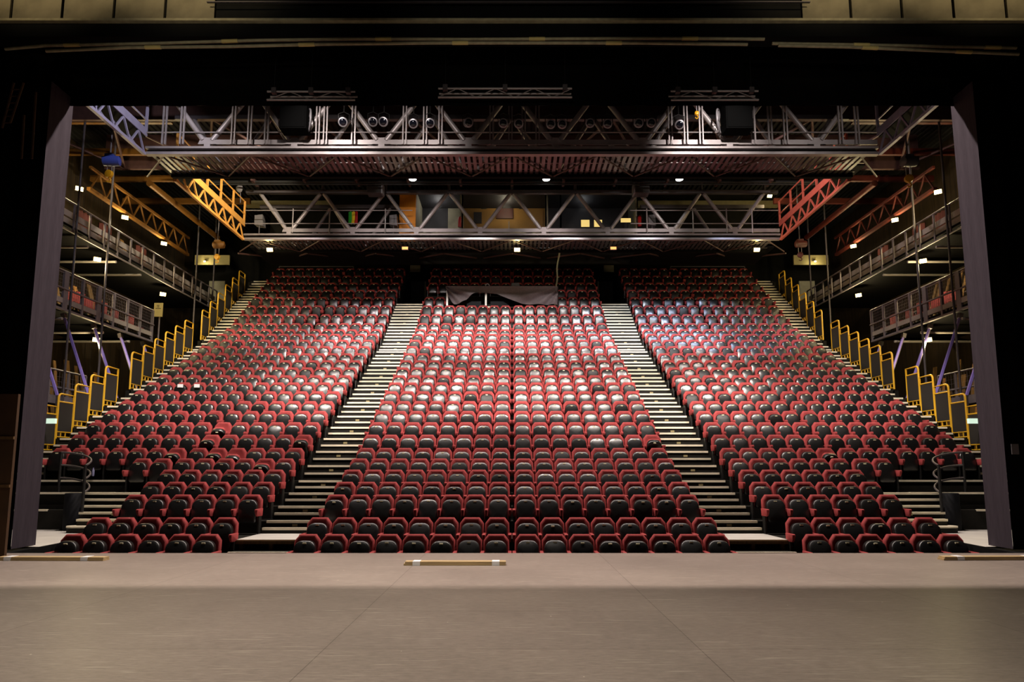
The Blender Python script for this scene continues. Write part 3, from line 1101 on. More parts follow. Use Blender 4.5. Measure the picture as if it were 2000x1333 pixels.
# ------------------------------------------------------------------ roof
W = 18.8
rf = MB()
per = 0.24
nper = int(2 * W / per)
vs, fs = [], []
prof = []
for i in range(nper):
    x = -W + i * per
    prof += [(x, 0), (x + 0.10, 0), (x + 0.13, 0.06), (x + 0.21, 0.06)]
for yy in (14.3, 39.2):
    for x, dz in prof:
        vs.append((x, yy, ROOF + 0.05 + dz))
n_ = len(prof)
for i in range(n_ - 1):
    fs.append((i, n_ + i, n_ + i + 1, i + 1))
rf.add(vs, fs)
rf.box(-W, W, 14.3, 39.2, ROOF + 0.2, ROOF + 0.3)
struct('ceiling', rf, M['roof'], 'dark ribbed steel roof over the auditorium', 'ceiling')
# roof bracing: one steel frame
rb = thing('roof_bracing', (0, 25, 14.0), 'brown-red zigzag steel bracing under the ribbed roof', 'bracing')
for i in range(-5, 5):
    x0 = i * 3.6
    MB().tube([(x0, 23.2, 14.12), (x0 + 1.8, 27.2, 14.12)], 0.05, 6).build('brace_bar', M['brace'], rb, True)
    MB().tube([(x0 + 1.8, 27.2, 14.12), (x0 + 3.6, 23.2, 14.12)], 0.05, 6).build('brace_bar', M['brace'], rb, True)
for y in (23.2, 27.2):
    MB().box(-17, 17, y - 0.07, y + 0.07, 14.05, ROOF).build('purlin', M['brace'], rb)
pr_ = thing('ceiling_pipes', (0, 27.9, 13.8), 'bundle of dark pipes and cable trays crossing under the roof', 'pipes')
for y, z, r in ((27.6, 13.95, 0.09), (27.85, 13.8, 0.06), (28.1, 13.95, 0.07), (27.7, 13.62, 0.035)):
    MB().tube([(-14, y, z), (14, y, z)], r, 8).build('pipe', M['roof'], pr_, True)
for k in range(-6, 7):
    MB().box(k * 2.2 - 0.05, k * 2.2 + 0.05, 27.55, 28.2, 13.72, ROOF + 0.06).build('pipe_hanger', M['brace'], pr_)
# second set behind, under the booth bridge
rb2 = thing('rear_roof_bracing', (0, 32, ZB - 0.3), 'dark steel bracing and rail behind the rear bridge', 'bracing')
for i in range(-4, 4):
    x0 = i * 3.2
    MB().tube([(x0, 30.9, ZB + 0.02), (x0 + 1.6, 33.5, ZB + 0.6)], 0.04, 6).build('brace_bar', M['brace'], rb2, True)
    MB().tube([(x0 + 1.6, 33.5, ZB + 0.6), (x0 + 3.2, 30.9, ZB + 0.02)], 0.04, 6).build('brace_bar', M['brace'], rb2, True)
p0 = py(650, 484, 35.2)
MB().box(-13, 13, 35.1, 35.2, p0.z - 0.03, p0.z + 0.03).build('cross_rail', M['steel_dark'], rb2)

# pendant lights
for u, nm in ((806, 'over the glass booth end'), (1067, 'over the middle of the booth'), (1327, 'over the open part of the rear bridge')):
    p = py(u, 350, 27.3)
    root = thing('pendant_lamp', (p.x, 27.3, p.z), 'small round white ceiling lamp %s' % nm, 'lamp', 'round lamps under the roof')
    MB().lathe([(0.17, 0.0), (0.17, 0.03), (0.10, 0.12), (0.03, 0.16)], (p.x, 27.3, p.z), n=18).build('shade', M['steel_dark'], root, True)
    MB().lathe([(0.145, -0.03), (0.15, 0.0)], (p.x, 27.3, p.z), n=18).build('lamp_glass', M['lampwhite'], root, True)
    MB().tube([(p.x, 27.3, p.z + 0.15), (p.x, 27.3, ROOF)], 0.012, 6).build('rod', M['steel_dark'], root, True)
    l = bpy.data.lights.new('lamp_light', 'SPOT'); l.energy = 60; l.color = (0.95, 1, 0.95); l.spot_size = 2.4; l.shadow_soft_size = 0.12
    lo = bpy.data.objects.new('lamp_light', l); col.objects.link(lo); lo.parent = root; lo.location = (0, 0, -0.06)

# grey loudspeakers hung over the rear bridge
for u, nm in ((733, 'yellow catwalk side'), (1252, 'red catwalk side')):
    p = py(u, 374, 28.4)
    root = thing('hanging_loudspeaker', (p.x, 28.4, p.z), 'grey box loudspeaker hung above the rear bridge, %s' % nm, 'loudspeaker')
    MB().box(p.x - 0.33, p.x + 0.33, 28.2, 28.7, p.z - 0.14, p.z + 0.16).build('cabinet', M['steel_dark'], root)
    MB().box(p.x - 0.3, p.x + 0.3, 28.18, 28.2, p.z - 0.12, p.z + 0.14).build('grille', M['infill'], root)
    MB().box(p.x + (0.3 if u < 1000 else -0.36), p.x + (0.36 if u < 1000 else -0.3), 28.15, 28.6, p.z - 0.18, p.z + 0.28).build('bracket', M['spotgrey'], root)
    MB().tube([(p.x, 28.45, p.z + 0.15), (p.x, 28.45, ROOF)], 0.03, 6).build('drop_rod', M['steel_dark'], root, True)

# ------------------------------------------------------------------ control booth behind the rear bridge
BY = 30.9
zb0, zb1 = py(1000, 456, BY).z, py(1000, 374, BY).z
ztw = py(1000, 379, BY).z
xl, xr = py(813, 420, BY).x, py(1242, 420, BY).x
bt_ = MB()
bt_.box(xl, xr, BY, BY + 2.2, zb0 - 0.08, zb0)                 # floor
struct('ceiling_booth', MB().box(xl, xr, BY, BY + 2.2, zb1, zb1 + 0.06), M['boothdark'], 'dark ceiling of the control booth', 'ceiling')
struct('floor_booth', bt_, M['boothdark'], 'dark floor of the control booth', 'floor')
bw = MB()
xa, xb, xc_ = py(875, 420, BY + 2.1).x, py(905, 420, BY + 2.1).x, py(1065, 420, BY + 2.1).x
bw.box(xl - 0.5, xa, BY + 2.1, BY + 2.2, zb0, zb1, 1)
bw.box(xa, xb, BY + 2.1, BY + 2.2, zb0, zb1, 2)
bw.box(xb, xc_, BY + 2.1, BY + 2.2, zb0, zb1, 0)
bw.box(xc_, xr + 0.4, BY + 2.1, BY + 2.2, zb0, zb1, 1)
struct('wall_booth', bw, [M['boothwall'], M['boothdark'], M['boothlight']], 'ochre and dark rear wall of the control booth', 'wall')
bs = MB()
bs.box(xl - 0.05, xl, BY, BY + 2.2, zb0, zb1)
bs.box(xr, xr + 0.05, BY, BY + 2.2, zb0, zb1)
bs.box(xb - 0.05, xb + 0.02, BY + 0.4, BY + 2.2, zb0, zb1)
bs.box(xc_ - 0.02, xc_ + 0.05, BY + 0.4, BY + 2.2, zb0, zb1)
struct('wall_booth_side', bs, M['boothlight'], 'pale partitions dividing the control booth', 'wall')
tf = MB()
for xa_, xb_ in ((-12.2, xl - 0.06), (xr + 0.06, 12.2)):
    tf.box(xa_, xb_, 30.72, 33.2, 11.86, 11.94)
struct('floor_technical', tf, M['deckblack'], 'black technical floor behind the rear bridge on both sides of the booth', 'floor')
tw = MB().box(-12.2, 12.2, 33.2, 33.3, 11.86, ROOF + 0.1)  # added to keep light through the rear bridge off the last rows
struct('wall_light_stop', tw, M['wallblack'], 'added black wall stopping bridge light short of the last rows', 'wall')
for s, ua, ub in ((-1, 480, 645), (1, 1246, 1520)):
    q0, q1 = py(ua, 398, 33.0), py(ub, 398, 33.0)
    z0_, z1_ = py(1300, 404, 33.0).z, py(1300, 392, 33.0).z
    tag(MB().box(q0.x, q1.x, 33.0, 33.2, z0_, z1_).build('wall_duct', M['olive'], None), 'pale olive duct along the black wall behind the rear bridge, %s' % SIDE[s], 'duct')
# windows
wi = [813, 934, 1066, 1242]
wi = [810, 903, 1066, 1095, 1242]
for i in range(4):
    a, c = py(wi[i], 420, BY).x, py(wi[i + 1], 420, BY).x
    fr = MB()
    for x in (a, c):
        fr.box(x - 0.035, x + 0.035, BY - 0.06, BY + 0.02, zb0, ztw + 0.06)
    fr.box(a, c, BY - 0.06, BY + 0.02, ztw, ztw + 0.08)
    fr.box(a, c, BY - 0.06, BY + 0.02, zb0 - 0.03, zb0 + 0.05)
    f_ = struct('window_%d' % (i + 1), fr, M['boothlight'], 'control booth window, pane %d from the orange panel' % (i + 1), 'window')
    MB().box(a + 0.035, c - 0.035, BY - 0.03, BY - 0.02, zb0 + 0.05, ztw).build('pane', M['glass'], f_)
# booth contents
p = py(796, 412, 30.6)
tag(MB().box(p.x - 0.38, p.x + 0.38, 30.6, 30.68, ZB + 0.5, py(1000, 381, 30.6).z).build('orange_panel', M['orange'], None), 'tall orange door panel beside the glass booth', 'panel')


def extinguisher(u, v, Y, lab, floor):
    p = py(u, v, Y)
    r_ = thing('fire_extinguisher', (p.x, Y, floor), lab, 'fire extinguisher')
    MB().lathe([(0.08, 0), (0.085, 0.03), (0.085, 0.42), (0.05, 0.5), (0.025, 0.52)], (p.x, Y, p.z - 0.3), n=12).build('cylinder', M['redpaint'], r_, True)
    MB().tube([(p.x, Y, p.z + 0.2), (p.x + 0.08, Y - 0.02, p.z + 0.26), (p.x + 0.12, Y, p.z + 0.05)], 0.014, 6).build('hose', M['black_metal'], r_, True)


extinguisher(898, 432, BY + 0.25, 'red fire extinguisher inside the glass booth', zb0)
extinguisher(1249, 430, BY - 0.3, 'red fire extinguisher outside the booth end by the screens', zb0)
p = py(995, 385, BY + 2.0)
ck = thing('wall_fan', (p.x, BY + 2.0, p.z), 'round dark fan on the ochre booth wall', 'fan')
MB().torus((p.x, BY + 1.95, p.z + 0.08), 0.13, 0.03, (0, 1, 0), 18, 8).build('guard', M['black_metal'], ck, True)
MB().lathe([(0.12, 0), (0.12, 0.05)], (p.x, BY + 1.95, p.z + 0.08), (0, 1, 0), 18).build('blades', M['black_metal'], ck)
p = py(986, 417, BY + 2.05)
tag(MB().box(p.x - 0.42, p.x + 0.42, BY + 2.02, BY + 2.08, p.z - 0.27, p.z + 0.25).build('wall_board', M['darkred'], None), 'dark red board on the ochre booth wall', 'board')
p = py(933, 425, BY + 2.05)
tag(MB().box(p.x - 0.2, p.x + 0.2, BY + 2.02, BY + 2.08, p.z - 0.3, p.z + 0.27).build('dark_poster', M['boothdark'], None), 'dark framed panel on the ochre booth wall beside the red board', 'panel')
for u, nm in ((945, 'above the dark framed panel'), (1019, 'beyond the fan')):
    p = py(u, 406, BY + 2.05)
    tag(MB().box(p.x - 0.14, p.x + 0.14, BY + 2.04, BY + 2.09, p.z - 0.05, p.z + 0.05).build('wall_vent', M['boothdark'], None), 'small dark vent on the booth wall %s' % nm, 'vent')
p = py(994, 450, BY + 0.7)
tp = thing('tripod', (p.x, BY + 0.7, zb0), 'pale tripod stand in the middle of the booth', 'tripod')
for dx, dy in ((-0.28, 0.1), (0.28, 0.1), (0, -0.2)):
    MB().tube([(p.x + dx, BY + 0.7 + dy, zb0), (p.x, BY + 0.7, zb0 + 0.45)], 0.014, 6).build('leg', M['white'], tp, True)
MB().tube([(p.x, BY + 0.7, zb0 + 0.3), (p.x, BY + 0.7, zb0 + 0.85)], 0.02, 8).build('column', M['white'], tp, True)
p = py(972, 448, BY + 1.0)
bn = thing('booth_bench', (p.x, BY + 1.0, zb0), 'low wooden bench inside the booth beside the tripod', 'bench')
MB().box(p.x - 0.35, p.x + 0.25, BY + 0.85, BY + 1.15, zb0 + 0.3, zb0 + 0.35).build('top', M['timber'], bn)
for dx in (-0.3, 0.2):
    MB().box(p.x + dx - 0.03, p.x + dx + 0.03, BY + 0.9, BY + 1.1, zb0, zb0 + 0.3).build('leg', M['timber2'], bn)
for u, vv, wd, hh, nm in ((1143, 437, 0.2, 0.17, 'nearest the booth partition'), (1168, 437, 0.19, 0.17, 'second from the booth partition'), (1222, 431, 0.24, 0.10, 'at the booth end, wide and low')):
    p = py(u, vv, BY + 0.6)
    mo = thing('monitor', (p.x, BY + 0.6, p.z - hh - 0.1), 'lit yellowish booth screen, %s' % nm, 'screen', 'screens in the booth')
    MB().box(p.x - wd, p.x + wd, BY + 0.56, BY + 0.58, p.z - hh, p.z + hh).build('display', M['screen'], mo)
    MB().box(p.x - wd - 0.02, p.x + wd + 0.02, BY + 0.58, BY + 0.63, p.z - hh - 0.02, p.z + hh + 0.02).build('casing', M['boothdark'], mo)
    MB().box(p.x - 0.05, p.x + 0.05, BY + 0.58, BY + 0.66, zb0, p.z).build('stand', M['boothdark'], mo)
# gear outside the booth on the bridge
for u, nm, ww in ((507, 'behind the yellow catwalk', 0.2), (769, 'beside the orange panel', 0.18), (1273, 'just past the booth end', 0.17)):
    p = py(u, 432, 30.0)
    lp = thing('floor_loudspeaker', (p.x, 30.0, ZB + 0.3), 'grey upright loudspeaker on the rear bridge %s' % nm, 'loudspeaker', 'grey loudspeakers on the rear bridge')
    MB().prism([(p.x - ww, 29.9, p.z - 0.2), (p.x + ww, 29.9, p.z - 0.25), (p.x + ww * 0.8, 29.9, p.z + 0.28), (p.x - ww, 29.9, p.z + 0.24)], (0, 0.35, 0)).build('cabinet', M['greycase'], lp)
    MB().tube([(p.x, 30.0, ZB + 0.16), (p.x, 30.0, p.z - 0.2)], 0.03, 8).build('stand', M['steel_dark'], lp, True)
p = py(689, 424, 30.2)
fl = thing('hung_cloth', (p.x, 30.2, p.z - 0.35), 'green, yellow and red striped cloth hung over the rear bridge', 'cloth')
for dx, k in ((-0.12, 'green'), (0.02, 'yellowcloth'), (0.15, 'redpaint')):
    MB().grid(lambda a, b, dx=dx: (p.x + dx + (a - 0.5) * 0.16, 30.2 + 0.03 * math.sin(a * 5 + b * 3), p.z + 0.28 - b * 0.6 - 0.1 * abs(a - .5)), 4, 6).build('stripe', M[k], fl, True)

# ------------------------------------------------------------------ house work lights (warm floods)


def flood(p, d, label, energy, colr=(1.0, 0.80, 0.42), size=1.0, spot=2.2, group='warm work lights along the galleries'):
    p = Vector(p); d = Vector(d).normalized()
    r_ = thing('work_light', p, label, 'work light', group)
    sv = d.cross(Vector((0, 0, 1))).normalized()
    up = sv.cross(d).normalized()
    k = size
    hb = MB()
    pts = [p + sv * a * 0.13 * k + up * c * 0.085 * k for a, c in ((-1, -1), (1, -1), (1, 1), (-1, 1))]
    bk = [p - d * 0.12 * k + sv * a * 0.08 * k + up * c * 0.05 * k for a, c in ((-1, -1), (1, -1), (1, 1), (-1, 1))]
    hb.add(pts + bk, [(0, 4, 5, 1), (1, 5, 6, 2), (2, 6, 7, 3), (3, 7, 4, 0), (4, 7, 6, 5)])
    hb.build('housing', M['steel_dark'], r_)
    gp = [p + d * 0.01 + sv * a * 0.115 * k + up * c * 0.072 * k for a, c in ((-1, -1), (1, -1), (1, 1), (-1, 1))]
    MB().add(gp + [q + d * 0.02 for q in gp], [(4, 5, 6, 7), (3, 2, 1, 0), (0, 1, 5, 4), (1, 2, 6, 5), (2, 3, 7, 6), (3, 0, 4, 7)]).build('lamp_glass', M['lampwarm'], r_)
    MB().tube([p - d * 0.12 * k, p - d * 0.3 * k + Vector((0, 0, 0.12)), p - d * 0.45 * k + Vector((0, 0, 0.12))], 0.018, 6).build('arm', M['steel_dark'], r_, True)
    l = bpy.data.lights.new('flood_light', 'POINT')
    l.energy = energy; l.color = colr; l.shadow_soft_size = 0.08 * k
    lo = bpy.data.objects.new('flood_light', l)
    col.objects.link(lo); lo.parent = r_
    lo.location = d * 0.22 + Vector((0, 0, -0.24 * k))
    return r_


LV = {'upper': 'upper gallery', 'lower': 'middle gallery', 'ground': 'space below the galleries'}
for s in (-1, 1):
    T = [(155, 369, 'upper', 'nearest the stage'), (244, 425, 'upper', 'second from the stage'), (320, 476, 'upper', 'third from the stage'), (190, 507, 'lower', 'nearest the stage'), (318, 575, 'lower', 'furthest from the stage'), (188, 664, 'ground', 'behind the violet struts')]
    R = [(1832, 375), (1748, 430), (1667, 481), (1803, 510), (1677, 577), (1813, 664)]
    for i, (u, v, lv, nm) in enumerate(T):
        if s > 0:
            u, v = R[i]
        p = px(u, v, s * 15.8)
        flood(p, (-s * 0.75, -0.9, -0.3), 'warm work light in the %s, %s, %s' % (LV[lv], nm, SIDE[s]), 170, size=1.0)
for u, v, nm in ((527, 488, 'over the back seats, yellow catwalk side'), (1010, 488, 'over the middle of the back rows'), (1478, 488, 'over the back seats, red catwalk side')):
    p = py(u, v, 29.9)
    flood(p, (0, -0.8, -0.4), 'warm work light under the rear bridge %s' % nm, 40, size=1.1, group='warm work lights over the back rows')
p = py(1503, 383, 30.5)
flood(p, (0.1, -0.8, -0.5), 'small warm work light above the rear bridge end, red catwalk side', 40, size=0.9, spot=2.8, group='warm work lights over the back rows')

# exit signs and back doors
for s, u in ((-1, 791), (1, 1198)):
    p = py(u, 485, 29.7)
    ex = thing('exit_sign', (p.x, 29.7, p.z - 0.09), 'glowing orange-white exit lamp over the head of the aisle, %s' % SIDE[s], 'exit sign')
    MB().box(p.x - 0.15, p.x + 0.15, 29.7, 29.78, p.z - 0.08, p.z + 0.08).build('casing', M['steel_dark'], ex)
    MB().box(p.x - 0.13, p.x + 0.13, 29.685, 29.7, p.z - 0.06, p.z + 0.06).build('lit_face', M['exit'], ex)
    MB().tube([(p.x, 29.74, p.z + 0.08), (p.x, 29.74, ZB + 0.1)], 0.015, 6).build('drop_rod', M['steel_dark'], ex, True)
# small white lamps on the cream boards in the back corners
for s, u in ((-1, 400), (1, 1592)):
    flood(py(u, 511, 37.3), (0, -0.9, -0.3), 'small lamp in front of the cream board, %s' % SIDE[s], 14, (1, 0.9, 0.62), 0.45, group='small lamps at the cream boards')

# ------------------------------------------------------------------ walls
bk = MB().box(-W, W, 39.0, 39.2, 4, ROOF + 0.25)
struct('wall_back', bk, M['wallblack'], 'black back wall behind the last row', 'wall')
for s in (-1, 1):
    wl = MB().box(min(s * W, s * (W + 0.2)), max(s * W, s * (W + 0.2)), 13.5, 39.2, -0.3, ROOF + 0.25)
    struct('wall_left' if s < 0 else 'wall_right', wl, M['wallbrown'], 'dark brown boarded side wall behind the galleries, %s' % SIDE[s], 'wall')
    # dark ground under the galleries
    gb = MB().box(min(s * 14.4, s * W), max(s * 14.4, s * W), 19.0, 39.0, 0.4, 1.2)
    struct('floor_side_left' if s < 0 else 'floor_side_right', gb, M['tier'], 'dark floor under the galleries, %s' % SIDE[s], 'floor')
    # backing behind the outer stairs so the tiers close
    eb = MB()
    for n in range(8, NR + 1):
        eb.box(min(s * 14.2, s * 14.4), max(s * 14.2, s * 14.4), RY[n] - FRONT, RY[n] - FRONT + 0.8, 1.0, RF[n] - 0.05)
    struct('trim_tier_left' if s < 0 else 'trim_tier_right', eb, M['wallblack'], 'black stepped side of the seating tiers, %s' % SIDE[s], 'tier side')
    # back doors
    dx = s * (AIN + AOUT) / 2
    d_ = MB().box(dx - 0.7, dx + 0.7, 38.9, 38.98, RF[26], RF[26] + 2.6)
    do = struct('door_1' if s < 0 else 'door_2', d_, M['boothdark'], 'dark back door at the head of the aisle stairs, %s' % SIDE[s], 'door')
    p = py(811 if s < 0 else 1189, 525, 38.88)
    MB().box(p.x - 0.3, p.x + 0.3, 38.87, 38.9, p.z - 0.2, p.z + 0.2).build('door_panel', M['boothlight'], do)
    p = py(831 if s < 0 else 1168, 540, 38.5)
    MB().box(p.x - 0.04, p.x + 0.04, 38.5, 38.56, RF[26], RF[26] + 2.5).build('door_jamb', M['boothlight'], do)
    # cream board and pale panelled wall high in the back corner
    p = py(1000 + s * 585, 508, 37.5)
    cb = tag(MB().box(p.x - 1.0, p.x + 0.95, 37.5, 37.6, p.z - 0.28, p.z + 0.28).build('cream_board', M['cream'], None), 'cream board fixed high in the back corner, %s' % SIDE[s], 'board')
    p = py(1000 + s * 577, 569, 38.4)
    tag(MB().box(p.x - 0.45, p.x + 0.45, 38.4, 38.5, p.z - 0.6, p.z + 0.6).build('pale_shutter', M['boothlight'], None), 'pale slatted shutter in the back corner under the cream board, %s' % SIDE[s], 'shutter')
    # rail behind the last row
    a, c = sorted((s * 13.2, s * 9.0))
    rr_ = thing('back_rail', ((a + c) / 2, 37.6, RF[29]), 'thin rail behind the last row of seats, %s' % SIDE[s], 'rail')
    z = py(600, 521, 37.6).z
    MB().tube([(a, 37.6, z), (c, 37.6, z)], 0.025, 6).build('top_bar', M['galv'], rr_, True)
    for x in (a, c):
        MB().tube([(x, 37.6, RF[29]), (x, 37.6, z)], 0.025, 6).build('post', M['galv'], rr_, True)

# ------------------------------------------------------------------ side galleries
GX = 15.5


def mesh_panel(mb, s, y0, y1, z0, z1, st=0.11):
    n = int((z1 - z0) / st)
    for i in range(1, n):
        z = z0 + (z1 - z0) * i / n
        mb.box(s * GX - 0.003, s * GX + 0.003, y0, y1, z - 0.003, z + 0.003)
    k = int((y1 - y0) / st)
    for i in range(1, k):
        y = y0 + (y1 - y0) * i / k
        mb.box(s * GX - 0.003, s * GX + 0.003, y - 0.003, y + 0.003, z0, z1)


for s in (-1, 1):
    x = s * GX
    # middle gallery
    root = thing('side_gallery', (x, 22.0, 7.05), 'grey steel middle gallery with mesh front holding stored red chairs, %s' % SIDE[s], 'gallery')
    y0, y1 = 15.0, 28.9
    MB().box(min(x, s * W), max(x, s * W), y0, y1, 7.12, 7.2).build('deck', M['deckblack'], root)
    MB().box(x - 0.06, x + 0.06, y0, y1, 7.03, 7.1).build('bottom_beam', M['galv'], root)
    MB().box(x - 0.03, x + 0.03, y0, y1, 7.28, 7.46).build('kick_board', M['galvband'], root)
    MB().tube([(x, y0, 8.42), (x, y1, 8.42)], 0.035, 8).build('top_rail', M['galv'], root, True)
    MB().tube([(x, y0, 8.34), (x, y1, 8.34)], 0.02, 8).build('upper_rail', M['galv'], root, True)
    MB().tube([(x - s * 0.05, y0, 7.78), (x - s * 0.05, y1, 7.78)], 0.035, 8).build('middle_rail', M['galv'], root, True)
    for i in range(15):
        y = y1 - 0.05 - 0.96 * i
        w = 0.12 if i in (4, 6) else 0.05
        MB().box(x - 0.04, x + 0.04, y - w, y + w, 7.03, 8.42).build('post', M['galv'], root)
    mm_ = MB()
    mesh_panel(mm_, s, 20.5, y1, 7.46, 8.34)
    mm_.build('wire_mesh', M['galv'], root)
    for y in (21.2, 23.2, 25.6, 27.4):
        MB().tube([(x + s * 0.1, y, 6.78), (s * (W - 0.1), y, 6.78)], 0.05, 8).build('cross_arm', M['galvband'], root, True)
    # upper gallery
    root = thing('upper_gallery', (x, 24.0, 9.86), 'grey steel upper gallery with two kick boards, %s' % SIDE[s], 'gallery')
    y0, y1 = 15.0, 35.0
    MB().box(min(x, s * W), max(x, s * W), y0, y1, 10.02, 10.1).build('deck', M['deckblack'], root)
    MB().tube([(x, y0, 10.92), (x, y1, 10.92)], 0.035, 8).build('top_rail', M['galv'], root, True)
    MB().tube([(x, y0, 9.88), (x, y1, 9.88)], 0.035, 8).build('bottom_rail', M['galv'], root, True)
    MB().box(x + s * 0.1, x + s * 0.14, y0, y1, 10.42, 10.64).build('kick_board', M['galvband'], root)
    MB().box(x + s * 0.1, x + s * 0.14, y0, y1, 10.14, 10.36).build('kick_board', M['galvband'], root)
    for i in range(22):
        y = y1 - 0.05 - 0.9 * i
        MB().box(x - 0.025, x + 0.025, y - 0.035, y + 0.035, 9.86, 10.92).build('post', M['galv'], root)
    for y in (22.5, 24.3, 26.1, 27.9):
        MB().tube([(x + s * 0.1, y, 9.72), (s * (W - 0.1), y, 9.72)], 0.05, 8).build('cross_arm', M['galvband'], root, True)
    # lowest walkway
    root = thing('lower_walkway', (x + s * 0.0, 21.5, 3.9), 'low grey walkway with mesh rail behind the violet struts, %s' % SIDE[s], 'walkway')
    y0, y1 = 17.5, 24.6
    MB().box(min(x, s * W), max(x, s * W), y0, y1, 3.84, 3.95).build('deck', M['deck'], root)
    MB().box(x - 0.05, x + 0.05, y0, y1, 3.8, 4.08).build('kick_board', M['galv'], root)
    for z in (4.36, 4.95):
        MB().tube([(x, y0, z), (x, y1, z)], 0.035, 8).build('rail', M['galv'], root, True)
    for i in range(8):
        y = y1 - 0.97 * i
        MB().bar((x, y, 3.95), (x - s * 0.0, y, 4.95), 0.06, 0.06).build('post', M['galv'], root)
    mm_ = MB()
    mesh_panel(mm_, s, 20.0, y1, 4.08, 4.9, 0.14)
    mm_.build('wire_mesh', M['galv'], root)
    # landing mesh beyond (rear ground level rail)
    # violet struts
    for i, y in enumerate((21.85, 23.6, 25.35, 27.1, 28.8)):
        st_ = thing('gallery_strut', (s * 14.65, y, 3.6), 'violet sloping steel strut propping the middle gallery, %s from the stage, %s' % (ORD[i + 1], SIDE[s]), 'strut', 'violet struts under the galleries')
        MB().bar((s * 15.8, y, 6.95), (s * 14.62, y, 3.9), 0.07, 0.06, up=(0, 1, 0)).build('strut_bar', M['violet'], st_)
        MB().bar((s * 15.88, y + 0.08, 6.95), (s * 14.7, y + 0.08, 3.9), 0.05, 0.05, up=(0, 1, 0)).build('side_flange', M['galv'], st_)
        MB().bar((s * 15.84, y, 7.05), (s * 15.79, y, 6.88), 0.14, 0.14).build('top_bracket', M['galv'], st_)
        # foot on a column down to the floor
        MB().bar((s * 14.62, y, 3.95), (s * 14.62, y, 1.2), 0.08, 0.08).build('foot_column', M['steel_dark'], st_)
    # round posts through the galleries
    for i, y in enumerate((23.3, 25.2, 32.4, 34.3)):
        pt = MB().tube([(x - s * 0.08, y, 1.2), (x - s * 0.08, y, ROOF)], 0.04, 10)
        tag(pt.build('gallery_post', M['steel_dark'], None, True), 'tall round steel post rising past the galleries, %s from the stage, %s' % (ORD[i + 1], SIDE[s]), 'post', 'tall posts in front of the galleries')
    # stored timber leaning on the wall
    for lv, z0, za, nn, ya, yb, xb in (('on the low walkway', 3.95, 6.6, 18, 18.2, 24.5, 16.7), ('in the middle gallery', 7.2, 9.5, 18, 18.5, 28.6, 17.0), ('in the upper gallery', 10.1, 11.9, 9, 21.5, 31.0, 16.9), ('on the floor below the middle gallery', 1.2, 6.0, 10, 25.0, 29.0, 16.9)):
        rk = MB().tube([(s * (xb + 0.36), ya - 0.3, z0 + (za - z0) * 0.5), (s * (xb + 0.36), yb + 0.3, z0 + (za - z0) * 0.5)], 0.03, 8)
        for yy in (ya - 0.2, (ya + yb) / 2, yb + 0.2):
            rk.tube([(s * (xb + 0.4), yy, z0), (s * (xb + 0.4), yy, z0 + (za - z0) * 0.5)], 0.03, 8)
        tag(rk.build('timber_rack', M['steel_dark'], None, True), 'steel leaning rail for stored timber %s, %s' % (lv, SIDE[s]), 'rack')
        for i in range(nn):
            y = ya + (yb - ya) * (i + random.uniform(0.1, 0.7)) / nn
            h = random.uniform(0.62, 0.98) * (za - z0)
            wv = random.uniform(0.1, 0.3)
            zt = z0 + h
            k_ = 0.33 / ((za - z0) * 0.5)
            t_ = MB().bar((s * xb, y, z0 + 0.01), (s * (xb + k_ * h), y + random.uniform(-0.1, 0.1), zt), 0.035, wv, up=(0, 1, 0))
            tag(t_.build('timber_board', random.choice([M['timber'], M['timber2'], M['timber2']]), None), 'stored timber board %s, %s' % (lv, SIDE[s]), 'board', 'timber boards %s, %s' % (lv, SIDE[s]))
    # red chairs stored in the middle gallery
    for i, (u, v) in enumerate(((146, 560), (157, 569), (172, 572), (189, 575), (207, 586), (216, 592), (238, 602), (268, 615))):
        p = px(u, v, -16.2)
        y = p.y
        ch = thing('stored_chair', (s * 16.25, y, 7.2), 'red chair stored in the middle gallery, %s from the stage, %s' % (ORD[i + 1], SIDE[s]), 'chair', 'red chairs stored in the middle galleries')
        xx = s * 16.25
        MB().box(xx - 0.24, xx + 0.24, y - 0.23, y + 0.23, 7.62, 7.7).build('seat', M['redcloth'], ch)
        MB().box(min(xx + s * 0.2, xx + s * 0.26), max(xx + s * 0.2, xx + s * 0.26), y - 0.23, y + 0.23, 7.7, 8.2 + 0.05 * (i % 3)).build('backrest', M['redcloth'], ch)
        for dx in (-0.2, 0.2):
            for dy in (-0.2, 0.2):
                MB().box(xx + dx - 0.015, xx + dx + 0.015, y + dy - 0.015, y + dy + 0.015, 7.2, 7.62).build('leg', M['black_metal'], ch)
    # dark red curtains hung in the upper gallery
    for i, y in enumerate((26.0, 27.4, 30.2)):
        cu = MB().grid(lambda a, b, y=y: (s * (17.2 + 0.08 * math.sin(a * 22)), y + a * 0.9, 10.15 + b * 1.7), 24, 3)
        tag(cu.build('stored_curtain', M['curtainred'], None, True), 'dark red cloth hanging in the upper gallery, %s from the stage, %s' % (ORD[i + 1], SIDE[s]), 'curtain', 'red cloths in the upper galleries')
    # fluorescent tubes under the galleries
    for (ya, yb, z) in ((22.4, 24.4, 6.75), (25.2, 27.2, 6.55), (22.0, 24.6, 9.55)):
        pass

